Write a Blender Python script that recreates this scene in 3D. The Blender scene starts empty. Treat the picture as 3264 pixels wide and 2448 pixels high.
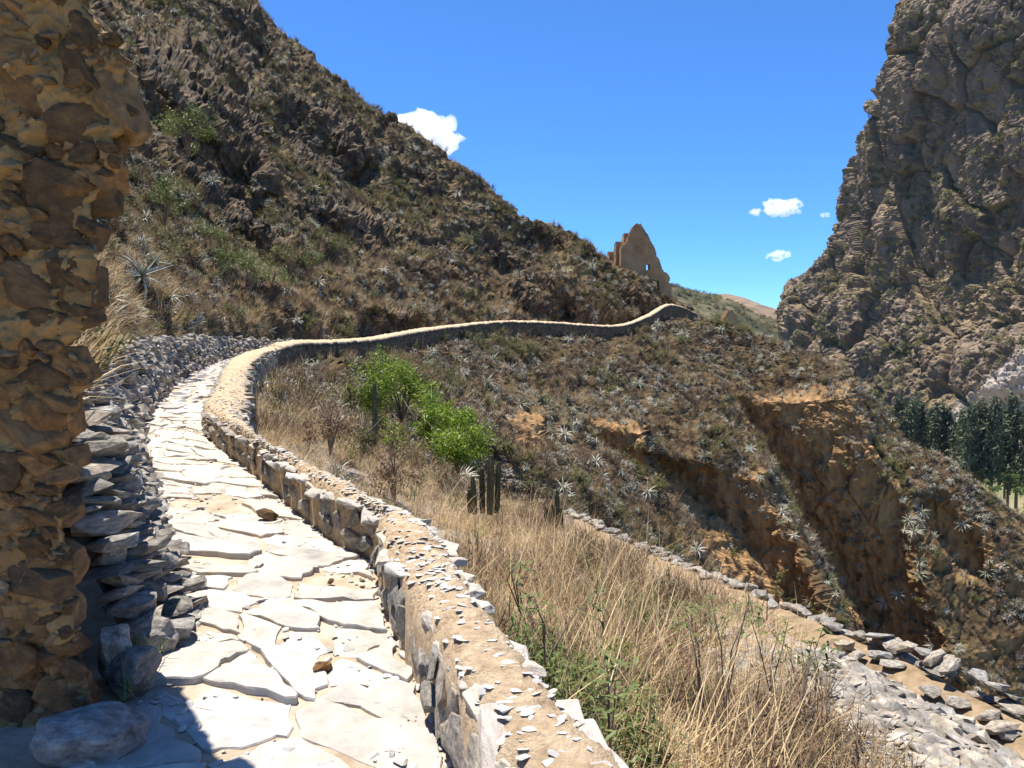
import bpy, bmesh, math, random
import numpy as np
from mathutils import Vector, Matrix, Euler, noise as mnoise
random.seed(7); RNG = np.random.default_rng(7)
sc = bpy.context.scene
COL = sc.collection
R = math.radians

# ------------------------------------------------------------------ camera
F = 745.0; PITCH = R(3.0); EYE = 1.65
cam = bpy.data.cameras.new('camera'); cam.sensor_width = 36; cam.lens = F*36/1024
cam.clip_start = .05; cam.clip_end = 60000
co = bpy.data.objects.new('camera', cam); COL.objects.link(co)
co.location = (0, 0, EYE); co.rotation_euler = (math.pi/2-PITCH, 0, 0); sc.camera = co

# ------------------------------------------------------------------ sky, sun, exposure
SUN_EL, SUN_LEFT = R(74), R(50)                       # high sun, left of straight ahead
sdir = Vector((-math.sin(SUN_LEFT)*math.cos(SUN_EL), math.cos(SUN_LEFT)*math.cos(SUN_EL), math.sin(SUN_EL)))
w = bpy.data.worlds.new('World'); sc.world = w; w.use_nodes = True
nt = w.node_tree; nt.nodes.clear()
sky = nt.nodes.new('ShaderNodeTexSky'); sky.sky_type = 'NISHITA'; sky.sun_disc = False
sky.sun_elevation = SUN_EL; sky.sun_rotation = -SUN_LEFT
sky.altitude = 8000; sky.air_density = 1.5; sky.dust_density = 0; sky.ozone_density = 10
bg = nt.nodes.new('ShaderNodeBackground'); bg.inputs[1].default_value = .138
wo = nt.nodes.new('ShaderNodeOutputWorld')
hsv = nt.nodes.new('ShaderNodeHueSaturation'); hsv.inputs['Saturation'].default_value = 1.1
nt.links.new(sky.outputs[0], hsv.inputs['Color']); nt.links.new(hsv.outputs[0], bg.inputs[0]); nt.links.new(bg.outputs[0], wo.inputs[0])
sl = bpy.data.lights.new('sun', 'SUN'); sl.energy = 5.0; sl.angle = R(.53); sl.color = (1, .955, .88)
so = bpy.data.objects.new('sun', sl); COL.objects.link(so); so.rotation_euler = sdir.to_track_quat('Z', 'Y').to_euler()
sc.view_settings.view_transform = 'Standard'; sc.view_settings.look = 'None'
sc.view_settings.exposure = 1.02; sc.view_settings.gamma = 1
sc.render.engine = 'CYCLES'; sc.cycles.max_bounces = 6; sc.cycles.diffuse_bounces = 4
sc.cycles.transparent_max_bounces = 8; sc.cycles.volume_bounces = 8
try: sc.cycles.use_denoising = True
except Exception: pass

# ------------------------------------------------------------------ helpers
def P(px, py, d):
    """point seen at pixel (px,py) of the 1024x768 picture, at forward distance d"""
    xc, yc = (px-512)/F, -(py-384)/F
    y = math.cos(PITCH)+yc*math.sin(PITCH); z = -math.sin(PITCH)+yc*math.cos(PITCH)
    t = d/y
    return (xc*t, d, EYE+z*t)
def proj(p):
    p = np.asarray(p, float); x, y, z = p[..., 0], p[..., 1], p[..., 2]-EYE
    c, s = math.cos(PITCH), math.sin(PITCH)
    dep = np.maximum(y*c-z*s, .05); up = y*s+z*c
    return 512+F*x/dep, 384-F*up/dep, dep
def _hash(i, j, k, seed):
    h = (i*374761393+j*668265263+k*2147483647+seed*1274126177) & 0xFFFFFFFF
    h = ((h ^ (h >> 13))*1274126177) & 0xFFFFFFFF
    h = ((h ^ (h >> 16))*2246822519) & 0xFFFFFFFF
    return (h ^ (h >> 15)) & 0xFFFF
def vnoise(p, seed=0):
    """smooth noise in about -1..1"""
    p = np.asarray(p, float); sh = p.shape[:-1]; p = p.reshape(-1, 3)
    f = np.floor(p).astype(np.int64); t = p-f; u = t*t*t*(t*(t*6-15)+10)
    out = np.zeros(len(p))
    for a in (0, 1):
        for b in (0, 1):
            for c in (0, 1):
                h = _hash(f[:, 0]+a, f[:, 1]+b, f[:, 2]+c, seed)
                g1 = (h & 255)/127.5-1; g2 = (h >> 8)/127.5-1; g3 = ((h*7919) & 255)/127.5-1
                dot = g1*(t[:, 0]-a)+g2*(t[:, 1]-b)+g3*(t[:, 2]-c)
                wt = (u[:, 0] if a else 1-u[:, 0])*(u[:, 1] if b else 1-u[:, 1])*(u[:, 2] if c else 1-u[:, 2])
                out += dot*wt
    return (out*1.2).reshape(sh)
def fbm(p, octs=4, seed=0, gain=.5, ridged=False):
    s = 0; a = 1; tot = 0; p = np.asarray(p, float)
    for o in range(octs):
        n = vnoise(p*2**o+o*17.3, seed+o)
        s = s+a*(1-2*np.abs(n) if ridged else n); tot += a; a *= gain
    return s/tot
def cell(p, seed=0):
    """distance to nearest and second nearest feature point, and an id"""
    p = np.asarray(p, float); sh = p.shape[:-1]; p = p.reshape(-1, 3); f = np.floor(p).astype(np.int64)
    d1 = np.full(len(p), 9.); d2 = np.full(len(p), 9.); idn = np.zeros(len(p))
    for a in (-1, 0, 1):
        for b in (-1, 0, 1):
            for c in (-1, 0, 1):
                q = f+np.array([a, b, c]); h = _hash(q[:, 0], q[:, 1], q[:, 2], seed)
                fp = q+np.stack([(h & 31)/31., ((h >> 5) & 31)/31., ((h >> 10) & 31)/31.], 1)
                d = np.linalg.norm(p-fp, axis=1); m = d < d1
                d2 = np.where(m, d1, np.minimum(d2, d)); d1 = np.where(m, d, d1); idn = np.where(m, h/65535., idn)
    return d1.reshape(sh), d2.reshape(sh), idn.reshape(sh)
def cr(pts, n_per):
    """Catmull-Rom along axis 0"""
    pts = np.asarray(pts, float); ext = np.concatenate([[2*pts[0]-pts[1]], pts, [2*pts[-1]-pts[-2]]])
    out = []
    for i in range(len(pts)-1):
        n = n_per[i] if hasattr(n_per, '__len__') else n_per
        t = np.linspace(0, 1, n, endpoint=False).reshape((-1,)+(1,)*(pts.ndim-1))
        p0, p1, p2, p3 = ext[i:i+4]
        out.append(.5*(2*p1+(p2-p0)*t+(2*p0-5*p1+4*p2-p3)*t**2+(3*p1-p0-3*p2+p3)*t**3))
    out.append(pts[-1:])
    return np.concatenate(out)
def mesh_np(name, v, f, smooth=False, attrs=None):
    """mesh from numpy vertices and faces (all tris or all quads)"""
    v = np.ascontiguousarray(v, np.float32); f = np.ascontiguousarray(f, np.int32)
    me = bpy.data.meshes.new(name); k = f.shape[1]
    me.vertices.add(len(v)); me.vertices.foreach_set('co', v.ravel())
    me.loops.add(f.size); me.loops.foreach_set('vertex_index', f.ravel())
    me.polygons.add(len(f)); me.polygons.foreach_set('loop_start', np.arange(0, f.size, k, dtype=np.int32))
    me.polygons.foreach_set('use_smooth', np.full(len(f), smooth, dtype=bool))
    for an, av in (attrs or {}).items():
        a = me.attributes.new(an, 'FLOAT', 'POINT'); a.data.foreach_set('value', np.ascontiguousarray(av, np.float32).ravel())
    me.update(calc_edges=True)
    return me
def obj(name, me, m=None, parent=None, loc=None, rot=None, scale=None):
    o = bpy.data.objects.new(name, me); COL.objects.link(o)
    if m is not None and me is not None and not me.materials: me.materials.append(m)
    if parent: o.parent = parent
    if loc is not None: o.location = loc
    if rot is not None: o.rotation_euler = rot
    if scale is not None: o.scale = scale
    return o
def tag(o, label=None, cat=None, group=None, kind=None):
    for k, v in (('label', label), ('category', cat), ('group', group), ('kind', kind)):
        if v: o[k] = v
    return o
def empty(name, loc, label, cat, group=None):
    o = bpy.data.objects.new(name, None); COL.objects.link(o); o.location = loc
    return tag(o, label, cat, group)
def grid_faces(nu, nv):
    i = np.arange(nu*nv).reshape(nu, nv)
    return np.stack([i[:-1, :-1], i[1:, :-1], i[1:, 1:], i[:-1, 1:]], -1).reshape(-1, 4)
def grid_normals(g, toward=(0, 0, 50.)):
    du = np.gradient(g, axis=0); dv = np.gradient(g, axis=1); n = np.cross(du, dv)
    n /= np.maximum(np.linalg.norm(n, axis=-1, keepdims=True), 1e-9)
    if (n*(np.array(toward)-g)).sum(-1).mean() < 0: n = -n
    return n
def inpoly(px, py, poly):
    ins = np.zeros(px.shape, bool); dist = np.full(px.shape, 1e9); n = len(poly)
    for i in range(n):
        (x0, y0), (x1, y1) = poly[i], poly[(i+1) % n]
        c = ((y0 > py) != (y1 > py)) & (px < (x1-x0)*(py-y0)/((y1-y0) or 1e-9)+x0); ins ^= c
        t = np.clip(((px-x0)*(x1-x0)+(py-y0)*(y1-y0))/((x1-x0)**2+(y1-y0)**2), 0, 1)
        dist = np.minimum(dist, np.hypot(px-x0-t*(x1-x0), py-y0-t*(y1-y0)))
    return np.where(ins, dist, -dist)
def sstep(a, b, x):
    t = np.clip((x-a)/(b-a), 0, 1); return t*t*(3-2*t)

# ------------------------------------------------------------------ materials
def ramp_node(nt, stops):
    r = nt.nodes.new('ShaderNodeValToRGB'); el = r.color_ramp.elements
    while len(el) > 1: el.remove(el[-1])
    el[0].position = stops[0][0]; el[0].color = (*stops[0][1], 1)
    for p, c in stops[1:]:
        e = el.new(p); e.color = (*c, 1)
    return r
def mixc(nt, a, b, fac, mode='MIX'):
    m = nt.nodes.new('ShaderNodeMix'); m.data_type = 'RGBA'; m.blend_type = mode
    for s, v in ((m.inputs[0], fac), (m.inputs[6], a), (m.inputs[7], b)):
        if hasattr(v, 'is_linked') or hasattr(v, 'links'): nt.links.new(v, s)
        else: s.default_value = v if not isinstance(v, tuple) or len(v) == 4 else (*v, 1)
    return m.outputs[2]
def math_n(nt, op, a, b=None, c=None):
    m = nt.nodes.new('ShaderNodeMath'); m.operation = op
    for s, v in zip(m.inputs, (a, b, c)):
        if v is None: continue
        if hasattr(v, 'links'): nt.links.new(v, s)
        else: s.default_value = v
    return m.outputs[0]
def base(name, coord):
    m = bpy.data.materials.new(name); m.use_nodes = True; nt = m.node_tree
    b = nt.nodes['Principled BSDF']
    if coord == 'pos': c = nt.nodes.new('ShaderNodeNewGeometry').outputs['Position']
    else: c = nt.nodes.new('ShaderNodeTexCoord').outputs['Object']
    return m, nt, b, c
def noise_n(nt, c, scale, detail=6, rough=.6, sx=None):
    n = nt.nodes.new('ShaderNodeTexNoise'); n.inputs['Scale'].default_value = scale
    n.inputs['Detail'].default_value = detail; n.inputs['Roughness'].default_value = rough
    if sx:
        mp = nt.nodes.new('ShaderNodeMapping'); mp.inputs['Scale'].default_value = sx
        nt.links.new(c, mp.inputs[0]); c = mp.outputs[0]
    nt.links.new(c, n.inputs[0]); return n.outputs[0]
def attr_n(nt, name):
    a = nt.nodes.new('ShaderNodeAttribute'); a.attribute_name = name; return a.outputs['Fac']
def bump_n(nt, b, h, strength, dist):
    bp = nt.nodes.new('ShaderNodeBump'); bp.inputs['Strength'].default_value = strength; bp.inputs['Distance'].default_value = dist
    nt.links.new(h, bp.inputs['Height']); nt.links.new(bp.outputs[0], b.inputs['Normal'])
def rockmat(name, stops, scale, coord='obj', rough=.9, bump=.6, bdist=.02, bscale=None, var=.25, hue=None, attr=None, spec=.25):
    """mineral surface: noise colour ramp, per-piece value change, bump"""
    m, nt, b, c = base(name, coord)
    oi = nt.nodes.new('ShaderNodeObjectInfo')
    if coord == 'obj':
        ad = nt.nodes.new('ShaderNodeVectorMath'); ad.operation = 'ADD'; nt.links.new(c, ad.inputs[0])
        cm = nt.nodes.new('ShaderNodeVectorMath'); cm.operation = 'SCALE'; cm.inputs[0].default_value = (31, 17, 53)
        nt.links.new(oi.outputs['Random'], cm.inputs['Scale']); nt.links.new(cm.outputs[0], ad.inputs[1]); c = ad.outputs[0]
    n1 = noise_n(nt, c, scale, 8, .65); rp = ramp_node(nt, stops); nt.links.new(n1, rp.inputs[0]); col = rp.outputs[0]
    rnd = attr_n(nt, attr) if attr else oi.outputs['Random']
    if hue:
        hr = ramp_node(nt, hue); nt.links.new(rnd, hr.inputs[0]); col = mixc(nt, col, hr.outputs[0], 1.0, 'MULTIPLY')
    v = math_n(nt, 'MULTIPLY_ADD', rnd, 2*var, 1-var)
    hs = nt.nodes.new('ShaderNodeHueSaturation'); nt.links.new(col, hs.inputs['Color']); nt.links.new(v, hs.inputs['Value'])
    nt.links.new(hs.outputs[0], b.inputs['Base Color'])
    b.inputs['Roughness'].default_value = rough; b.inputs['Specular IOR Level'].default_value = spec
    bump_n(nt, b, noise_n(nt, c, bscale or scale*3, 10, .68), bump, bdist)
    return m
def leafmat(name, stops, rough=.6, trans=.25, attr='tint', spec=.3, objr=True):
    """thin plant tissue, colour from a per-plant value"""
    m, nt, b, c = base(name, 'pos')
    oi = nt.nodes.new('ShaderNodeObjectInfo')
    v = math_n(nt, 'FRACT', math_n(nt, 'ADD', attr_n(nt, attr), oi.outputs['Random'])) if objr else attr_n(nt, attr)
    rp = ramp_node(nt, stops); nt.links.new(v, rp.inputs[0]); col = rp.outputs[0]
    nt.links.new(col, b.inputs['Base Color']); b.inputs['Roughness'].default_value = rough
    b.inputs['Specular IOR Level'].default_value = spec
    if trans:
        t = nt.nodes.new('ShaderNodeBsdfTranslucent'); nt.links.new(col, t.inputs[0])
        mx = nt.nodes.new('ShaderNodeMixShader'); mx.inputs[0].default_value = trans
        nt.links.new(b.outputs[0], mx.inputs[1]); nt.links.new(t.outputs[0], mx.inputs[2])
        nt.links.new(mx.outputs[0], nt.nodes['Material Output'].inputs[0])
    return m
GREY = [(0, (1, 1, 1)), (.3, (1, .97, .92)), (.55, (.9, .93, .97)), (.8, (1.0, .93, .82)), (1, (.85, .8, .78))]
M = {}
M['slab'] = rockmat('slate_paving', [(.25, (.28, .255, .225)), (.5, (.44, .405, .355)), (.75, (.58, .53, .45))], 5, rough=.75, bump=.7, bdist=.02, bscale=14, var=.22, hue=GREY)
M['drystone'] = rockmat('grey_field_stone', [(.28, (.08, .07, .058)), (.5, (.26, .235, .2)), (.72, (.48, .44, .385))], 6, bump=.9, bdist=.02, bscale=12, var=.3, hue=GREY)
M['drystone_far'] = rockmat('grey_field_stone_far', [(.28, (.08, .07, .058)), (.5, (.26, .235, .2)), (.72, (.48, .44, .385))], 6, 'pos', bump=.9, bdist=.02, bscale=12, var=.3, hue=GREY, attr='tint')
M['chip'] = rockmat('slate_chips', [(.25, (.28, .26, .24)), (.5, (.42, .4, .37)), (.75, (.52, .5, .47))], 8, 'pos', bump=.5, bdist=.01, var=.25, hue=GREY, attr='tint')
M['mud'] = rockmat('dry_mud_mortar', [(.28, (.28, .185, .105)), (.45, (.47, .34, .21)), (.65, (.6, .46, .3))], 11, 'pos', bump=1, bdist=.06, bscale=16, var=0)
M['pathsoil'] = rockmat('trodden_path_soil', [(.25, (.22, .16, .1)), (.45, (.38, .29, .2)), (.7, (.52, .44, .34))], 4, 'pos', bump=.8, bdist=.02, bscale=30, var=0)
M['terrace'] = rockmat('terrace_earth', [(.25, (.12, .08, .045)), (.5, (.27, .19, .11)), (.75, (.4, .3, .19))], 5, 'pos', bump=1, bdist=.03, bscale=20, var=0)
M['wallmud'] = rockmat('ochre_wall_mud', [(.2, (.07, .04, .015)), (.42, (.27, .155, .06)), (.62, (.4, .245, .1)), (.8, (.47, .31, .15))], 3.6, 'pos', bump=1, bdist=.035, bscale=14, var=0)
M['wallstone'] = rockmat('wall_stone', [(.25, (.05, .035, .022)), (.5, (.17, .11, .058)), (.75, (.34, .215, .1))], 3, bump=1, bdist=.02, bscale=9, var=.35,
                         hue=[(0, (1, .9, .75)), (.35, (.75, .72, .7)), (.6, (1.1, .85, .6)), (1, (1, .95, .85))])
def terrain_mat(name, soil, veg, rock, big, fine, streak, bdist):
    """soil and thin vegetation cover, bare rock where the rock attribute says so"""
    m, nt, b, c = base(name, 'pos')
    def rp(stops, s, d=8, r=.65, sx=None):
        n = noise_n(nt, c, s, d, r, sx); q = ramp_node(nt, stops); nt.links.new(n, q.inputs[0]); return q.outputs[0]
    cs = rp(soil, fine); cv = rp(veg, fine*.6)
    f = ramp_node(nt, [(.42, (0, 0, 0)), (.58, (1, 1, 1))]); nt.links.new(noise_n(nt, c, big, 6, .6), f.inputs[0])
    col = mixc(nt, cs, cv, f.outputs[0])
    rc = rp(rock, fine*.7); rs = rp([(.35, (.35, .33, .32)), (.6, (1, 1, 1))], fine*.8, 6, .6, streak)
    rc = mixc(nt, rc, rs, .6, 'MULTIPLY')
    col = mixc(nt, col, rc, attr_n(nt, 'rock'))
    col = mixc(nt, col, rp([(.3, (.3, .24, .19)), (.5, (.4, .33, .27)), (.7, (.48, .41, .34))], fine*1.5), attr_n(nt, 'scree'))
    nt.links.new(col, b.inputs['Base Color']); b.inputs['Roughness'].default_value = .95; b.inputs['Specular IOR Level'].default_value = .15
    bump_n(nt, b, noise_n(nt, c, fine*2.2, 10, .7), 1.0, bdist)
    return m
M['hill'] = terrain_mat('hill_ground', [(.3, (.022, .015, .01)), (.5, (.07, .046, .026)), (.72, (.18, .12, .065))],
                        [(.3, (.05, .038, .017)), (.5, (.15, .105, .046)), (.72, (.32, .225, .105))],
                        [(.25, (.032, .026, .02)), (.45, (.1, .073, .048)), (.7, (.24, .165, .095))], .3, 1.3, (1.6, 1.6, .25), .12)  # rock darker than on the slope: dark varnish plus shade painted in
M['slope'] = terrain_mat('slope_ground', [(.3, (.022, .015, .01)), (.5, (.07, .046, .026)), (.72, (.18, .12, .065))],
                        [(.3, (.035, .029, .014)), (.5, (.1, .07, .032)), (.72, (.24, .165, .078))],
                        [(.25, (.1, .06, .035)), (.42, (.34, .2, .09)), (.7, (.5, .3, .135))], .3, 1.3, (1.6, 1.6, .25), .12)  # rock tone raised to stand in for bounce light on the cliff
M['mount'] = terrain_mat('mountain_rock', [(.3, (.08, .06, .042)), (.5, (.21, .158, .106)), (.7, (.34, .25, .165))],
                         [(.3, (.09, .07, .035)), (.5, (.21, .155, .08)), (.7, (.34, .25, .14))],
                         [(.25, (.05, .036, .027)), (.5, (.18, .125, .09)), (.75, (.33, .235, .165))], .016, .06, (1.5, 1.5, .22), 1.6)
M['farhill'] = terrain_mat('far_hill', [(.3, (.09, .08, .045)), (.5, (.13, .115, .065)), (.7, (.19, .15, .09))],
                           [(.35, (.025, .03, .015)), (.5, (.05, .05, .025)), (.7, (.11, .09, .05))],
                           [(.3, (.2, .13, .08)), (.7, (.3, .2, .12))], .02, .03, (1, 1, 1), 3)
M['scree'] = rockmat('pale_scree', [(.25, (.26, .2, .155)), (.5, (.36, .29, .23)), (.75, (.44, .37, .3))], .05, 'pos', bump=.6, bdist=.6, bscale=.4, var=0)
M['adobe'] = rockmat('adobe_plaster', [(.2, (.16, .09, .045)), (.42, (.33, .2, .1)), (.7, (.46, .3, .16))], .7, 'pos', bump=.8, bdist=.06, bscale=4, var=0)
M['valley'] = rockmat('valley_ground', [(.3, (.08, .1, .03)), (.5, (.16, .15, .07)), (.7, (.28, .22, .13))], .02, 'pos', bump=.4, bdist=.5, var=0)
M['rooftile'] = rockmat('clay_roof', [(.3, (.3, .15, .08)), (.7, (.48, .28, .16))], 2, bump=.4, var=.1)
M['agave'] = leafmat('agave_leaf', [(0, (.14, .14, .08)), (.4, (.36, .355, .26)), (.7, (.58, .56, .45)), (1, (.22, .2, .12))], .5, .08, spec=.35)  # palest stops paint sun sparkle onto the silvery leaves
M['dead'] = leafmat('dead_leaf', [(0, (.1, .075, .05)), (.5, (.22, .17, .12)), (1, (.32, .27, .2))], .8, .1)
M['grey_scrub'] = leafmat('grey_scrub', [(0, (.05, .042, .03)), (.35, (.16, .14, .105)), (.7, (.32, .29, .24)), (1, (.1, .075, .05))], .8, .12)
M['brown_scrub'] = leafmat('brown_scrub', [(0, (.06, .04, .022)), (.4, (.14, .095, .052)), (.75, (.25, .175, .1)), (1, (.17, .085, .06))], .8, .15)
M['olive_scrub'] = leafmat('olive_scrub', [(0, (.06, .065, .018)), (.5, (.13, .125, .04)), (.8, (.2, .17, .06)), (1, (.15, .12, .055))], .7, .25)
M['straw'] = leafmat('straw', [(0, (.3, .2, .09)), (.4, (.5, .36, .19)), (.75, (.64, .49, .28)), (1, (.42, .3, .16))], .7, .2)
M['weed'] = leafmat('weed_leaf', [(0, (.06, .085, .02)), (.5, (.12, .15, .035)), (1, (.19, .2, .065))], .5, .3)
M['green'] = leafmat('bright_leaf', [(0, (.09, .145, .012)), (.5, (.18, .26, .022)), (1, (.28, .34, .04))], .5, .35)
M['euca'] = leafmat('eucalyptus_leaf', [(0, (.04, .055, .028)), (.5, (.075, .092, .046)), (1, (.125, .135, .072))], .6, .15)
M['valleygreen'] = leafmat('valley_leaf', [(0, (.05, .085, .02)), (.5, (.09, .14, .03)), (1, (.16, .2, .05))], .6, .2)
M['bark'] = rockmat('bark', [(.3, (.09, .065, .045)), (.7, (.24, .185, .135))], 6, bump=.7, var=.2)
M['cactus'] = rockmat('cactus_skin', [(.3, (.045, .05, .025)), (.55, (.09, .09, .045)), (.75, (.17, .145, .09))], 9, bump=.5, var=.2)

# ------------------------------------------------------------------ terrain sheets
SCREE = [(1120,270),(1024,345),(985,378),(946,412),(935,445),(950,500),(1030,500),(1120,450)]
V = lambda x, y, z: (x, y, z)
def sheet(name, ctrl, nu, nv, m, carve=(), amps=(), fade0=.12, seed=1, rockbias=0., extra=None, struct=True, smooth=True):
    """ctrl[col][row] -> bicubic surface with fractal relief. amps = [(wavelength, amplitude, ridged)]"""
    c = np.array(ctrl, float)
    g = cr(c, nu); g = np.swapaxes(cr(np.swapaxes(g, 0, 1), nv), 0, 1)
    px, py, dep = proj(g); rock = np.zeros(px.shape)
    view = g-np.array([0, 0, EYE]); view /= np.linalg.norm(view, axis=-1, keepdims=True)
    wob = 5*fbm(g*.5, 3, 91); 
    push = np.zeros(px.shape)
    for poly, A, edge in carve:
        sd = np.where(g[..., 1] > (30 if 'slope' in name else 14), inpoly(px+wob, py+wob[::-1, ::-1]*.6, poly), -99)
        k = sstep(-1, edge, sd); inn = sd > 0
        if not inn.any(): continue
        if isinstance(A, tuple): D0, X0, Z0, kx, kz, cap = A
        else: D0, X0, Z0, kx, kz, cap = np.median(g[..., 1][inn]), g[..., 0][inn].mean(), g[..., 2][inn].mean(), .35, .28, A
        full = np.clip(D0+kx*(g[..., 0]-X0)+kz*(g[..., 2]-Z0)-g[..., 1], -cap, cap)/np.maximum(view[..., 1], .2)
        push = np.where(k > 0, np.where(np.abs(k*full) > np.abs(push), k*full, push), push); rock = np.maximum(rock, k)
    g = g+view*push[..., None]
    n = grid_normals(g); vv = np.linspace(0, 1, g.shape[1])[None, :]
    fd = sstep(0, fade0, vv) if fade0 else np.ones_like(vv)
    disp = np.zeros(px.shape)
    for i, (wl, a, rdg) in enumerate(amps):
        disp += a*fbm(g/wl*np.array([1, 1, .8]), 3, seed*10+i, .5, rdg)*(fd if i < 99 else 1)
    if extra is not None: disp += extra(g, rock)
    disp = (disp-disp.mean())*(sstep(5, 24, g[..., 1]) if name == 'hillside' else 1)
    g = g+n*disp[..., None]
    n = grid_normals(g)
    steep = sstep(.6, .25, np.abs(n[..., 2])) if 'cliff' in name else sstep(.45, .2, np.abs(n[..., 2]))*.8
    rock = np.clip(np.maximum(rock, steep)+rockbias, 0, 1)
    px, py, dep = proj(g); scr = sstep(-6, 8, inpoly(px+9*fbm(g/20, 3, 99), py+9*fbm(g/20, 3, 100), SCREE)-3*np.abs(fbm(g/8, 2, 101))) if 'cliff' in name else (sstep(22, 9, g[..., 1]) if 'slope' in name else px*0)
    me = mesh_np(name, g.reshape(-1, 3), grid_faces(*g.shape[:2]), smooth, {'rock': rock, 'scree': scr})
    o = obj(name, me, m)
    if struct: o['kind'] = 'structure'
    return o, g, n, rock

LB = np.array([(-1.5,-2,1.1),(-2.2,3.5,1.1),(-4.4,8.4,1.4),(-6.8,13.2,1.6),(-9.5,20.4,1.75),(-12.4,30.8,1.9),(-13,37.5,1.85),(-12,43.5,1.7),(-9.3,51,1.9),(-6.9,58,2.4),(-2,66.5,2.9),(3.2,70.5,2.9),(9.4,74.5,2.9)])
LBf = cr(LB, 20)
def U(px, py, k):
    """where the ray of a pixel meets ground rising at slope k from the uphill edge of the path"""
    o_ = np.array(P(px, py, 1.0)); dvec = o_-np.array([0, 0, EYE])
    for D in np.arange(9, 170, .5):
        q = np.array([0, 0, EYE])+dvec*D; dd_ = np.hypot(LBf[:, 0]-q[0], LBf[:, 1]-q[1]); i_ = np.argmin(dd_)
        left = q[0] < np.interp(q[1], LBf[:, 1], LBf[:, 0])
        if left and q[2] < LBf[i_, 2]+k*dd_[i_]: return tuple(q)
    return tuple(q)
def column(b, rows, k):
    c = [b]+[U(x, y, k) for x, y in rows]; t = np.array(c[-1]); h = np.array([t[0], t[1]+16, t[2]-3]); return c+[tuple(h+np.array([-6, 0, 0]))]
HC = [  # hillside above the path: base at the wall, then up to the skyline and over
 [V(-2.6,3.6,1.1), V(-5,3.5,3), V(-10,4,7), V(-18,5,14), V(-34,6,27), V(-58,8,44)],
 [V(-4.7,8.4,1.4), V(-7,9,3.2), V(-12,11,7.3), V(-20,14,14), V(-36,21,28), V(-60,32,45)],
 column(V(-6.9,13.2,1.6), [(120,290),(105,205),(95,100),(90,-60)], .95),
 column(V(-9.6,20.4,1.75), [(172,288),(180,205),(190,110),(200,-60)], .92),
 column(V(-12.5,30.8,1.9), [(225,292),(240,212),(255,120),(268,20)], .88),
 column(V(-13.1,37.5,1.85), [(275,296),(300,218),(322,145),(340,86)], .84),
 column(V(-12.1,43.5,1.7), [(335,298),(360,235),(380,170),(400,126)], .8),
 column(V(-9.4,51,1.9), [(400,297),(425,252),(447,200),(468,175)], .74),
 column(V(-7,58,2.4), [(452,296),(478,265),(503,232),(525,221)], .68),
 column(V(-2.1,66.5,2.9), [(503,300),(525,275),(545,251),(563,236)], .6),
 [V(3.2,70.5,2.9), P(555,302,73.5), P(567,280,77), P(580,262,82), P(592,255,88), P(605,272,104)],
 [V(9.4,74.5,2.9), P(606,308,77), P(609,290,79.5), P(612,277,82), P(616,268,84), P(620,285,100)],
 [V(12.6,78.2,3.9), P(637,308,79.5), P(641,294,81), P(645,284,82.5), P(649,279,84), P(655,290,95)],
 [V(16,82,5.0), P(662,311,82.7), P(666,306,83.3), P(668,302,84), P(671,300,85), P(680,310,95)],
 [V(19.4,84,4.5), P(687,317,84.5), P(690,315,85), P(692,314,85.5), P(695,314,86), P(705,325,95)]]
H_CARVE = [([(140,40),(205,35),(262,95),(275,190),(250,250),(205,215),(170,170),(145,110)], 3.4, 7),
           ([(215,-5),(255,10),(278,60),(252,88),(215,50)], 3.2, 5), ([(165,208),(235,202),(300,238),(290,262),(215,252)], 3.2, 5),
           ([(275,85),(350,108),(385,150),(362,195),(310,180),(268,130)], 3.2, 5), ([(300,198),(360,208),(402,240),(360,257),(310,242)], 3.2, 5),
           ([(352,310),(385,304),(430,308),(440,322),(400,337),(360,340)], 3.2, 5), ([(512,270),(545,278),(574,300),(574,326),(530,324),(505,300)], 3.2, 5),
           ([(395,150),(440,177),(455,207),(420,202),(388,175)], 3.2, 5), ([(470,228),(520,253),(532,280),(490,272)], 3.2, 5), ([(385,108),(398,118),(390,136),(372,126)], 1.5, 3),
           ([(440,262),(480,280),(470,300),(430,285)], 3.2, 5), ([(600,285),(640,283),(655,300),(625,312)], 3.2, 5)]
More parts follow.
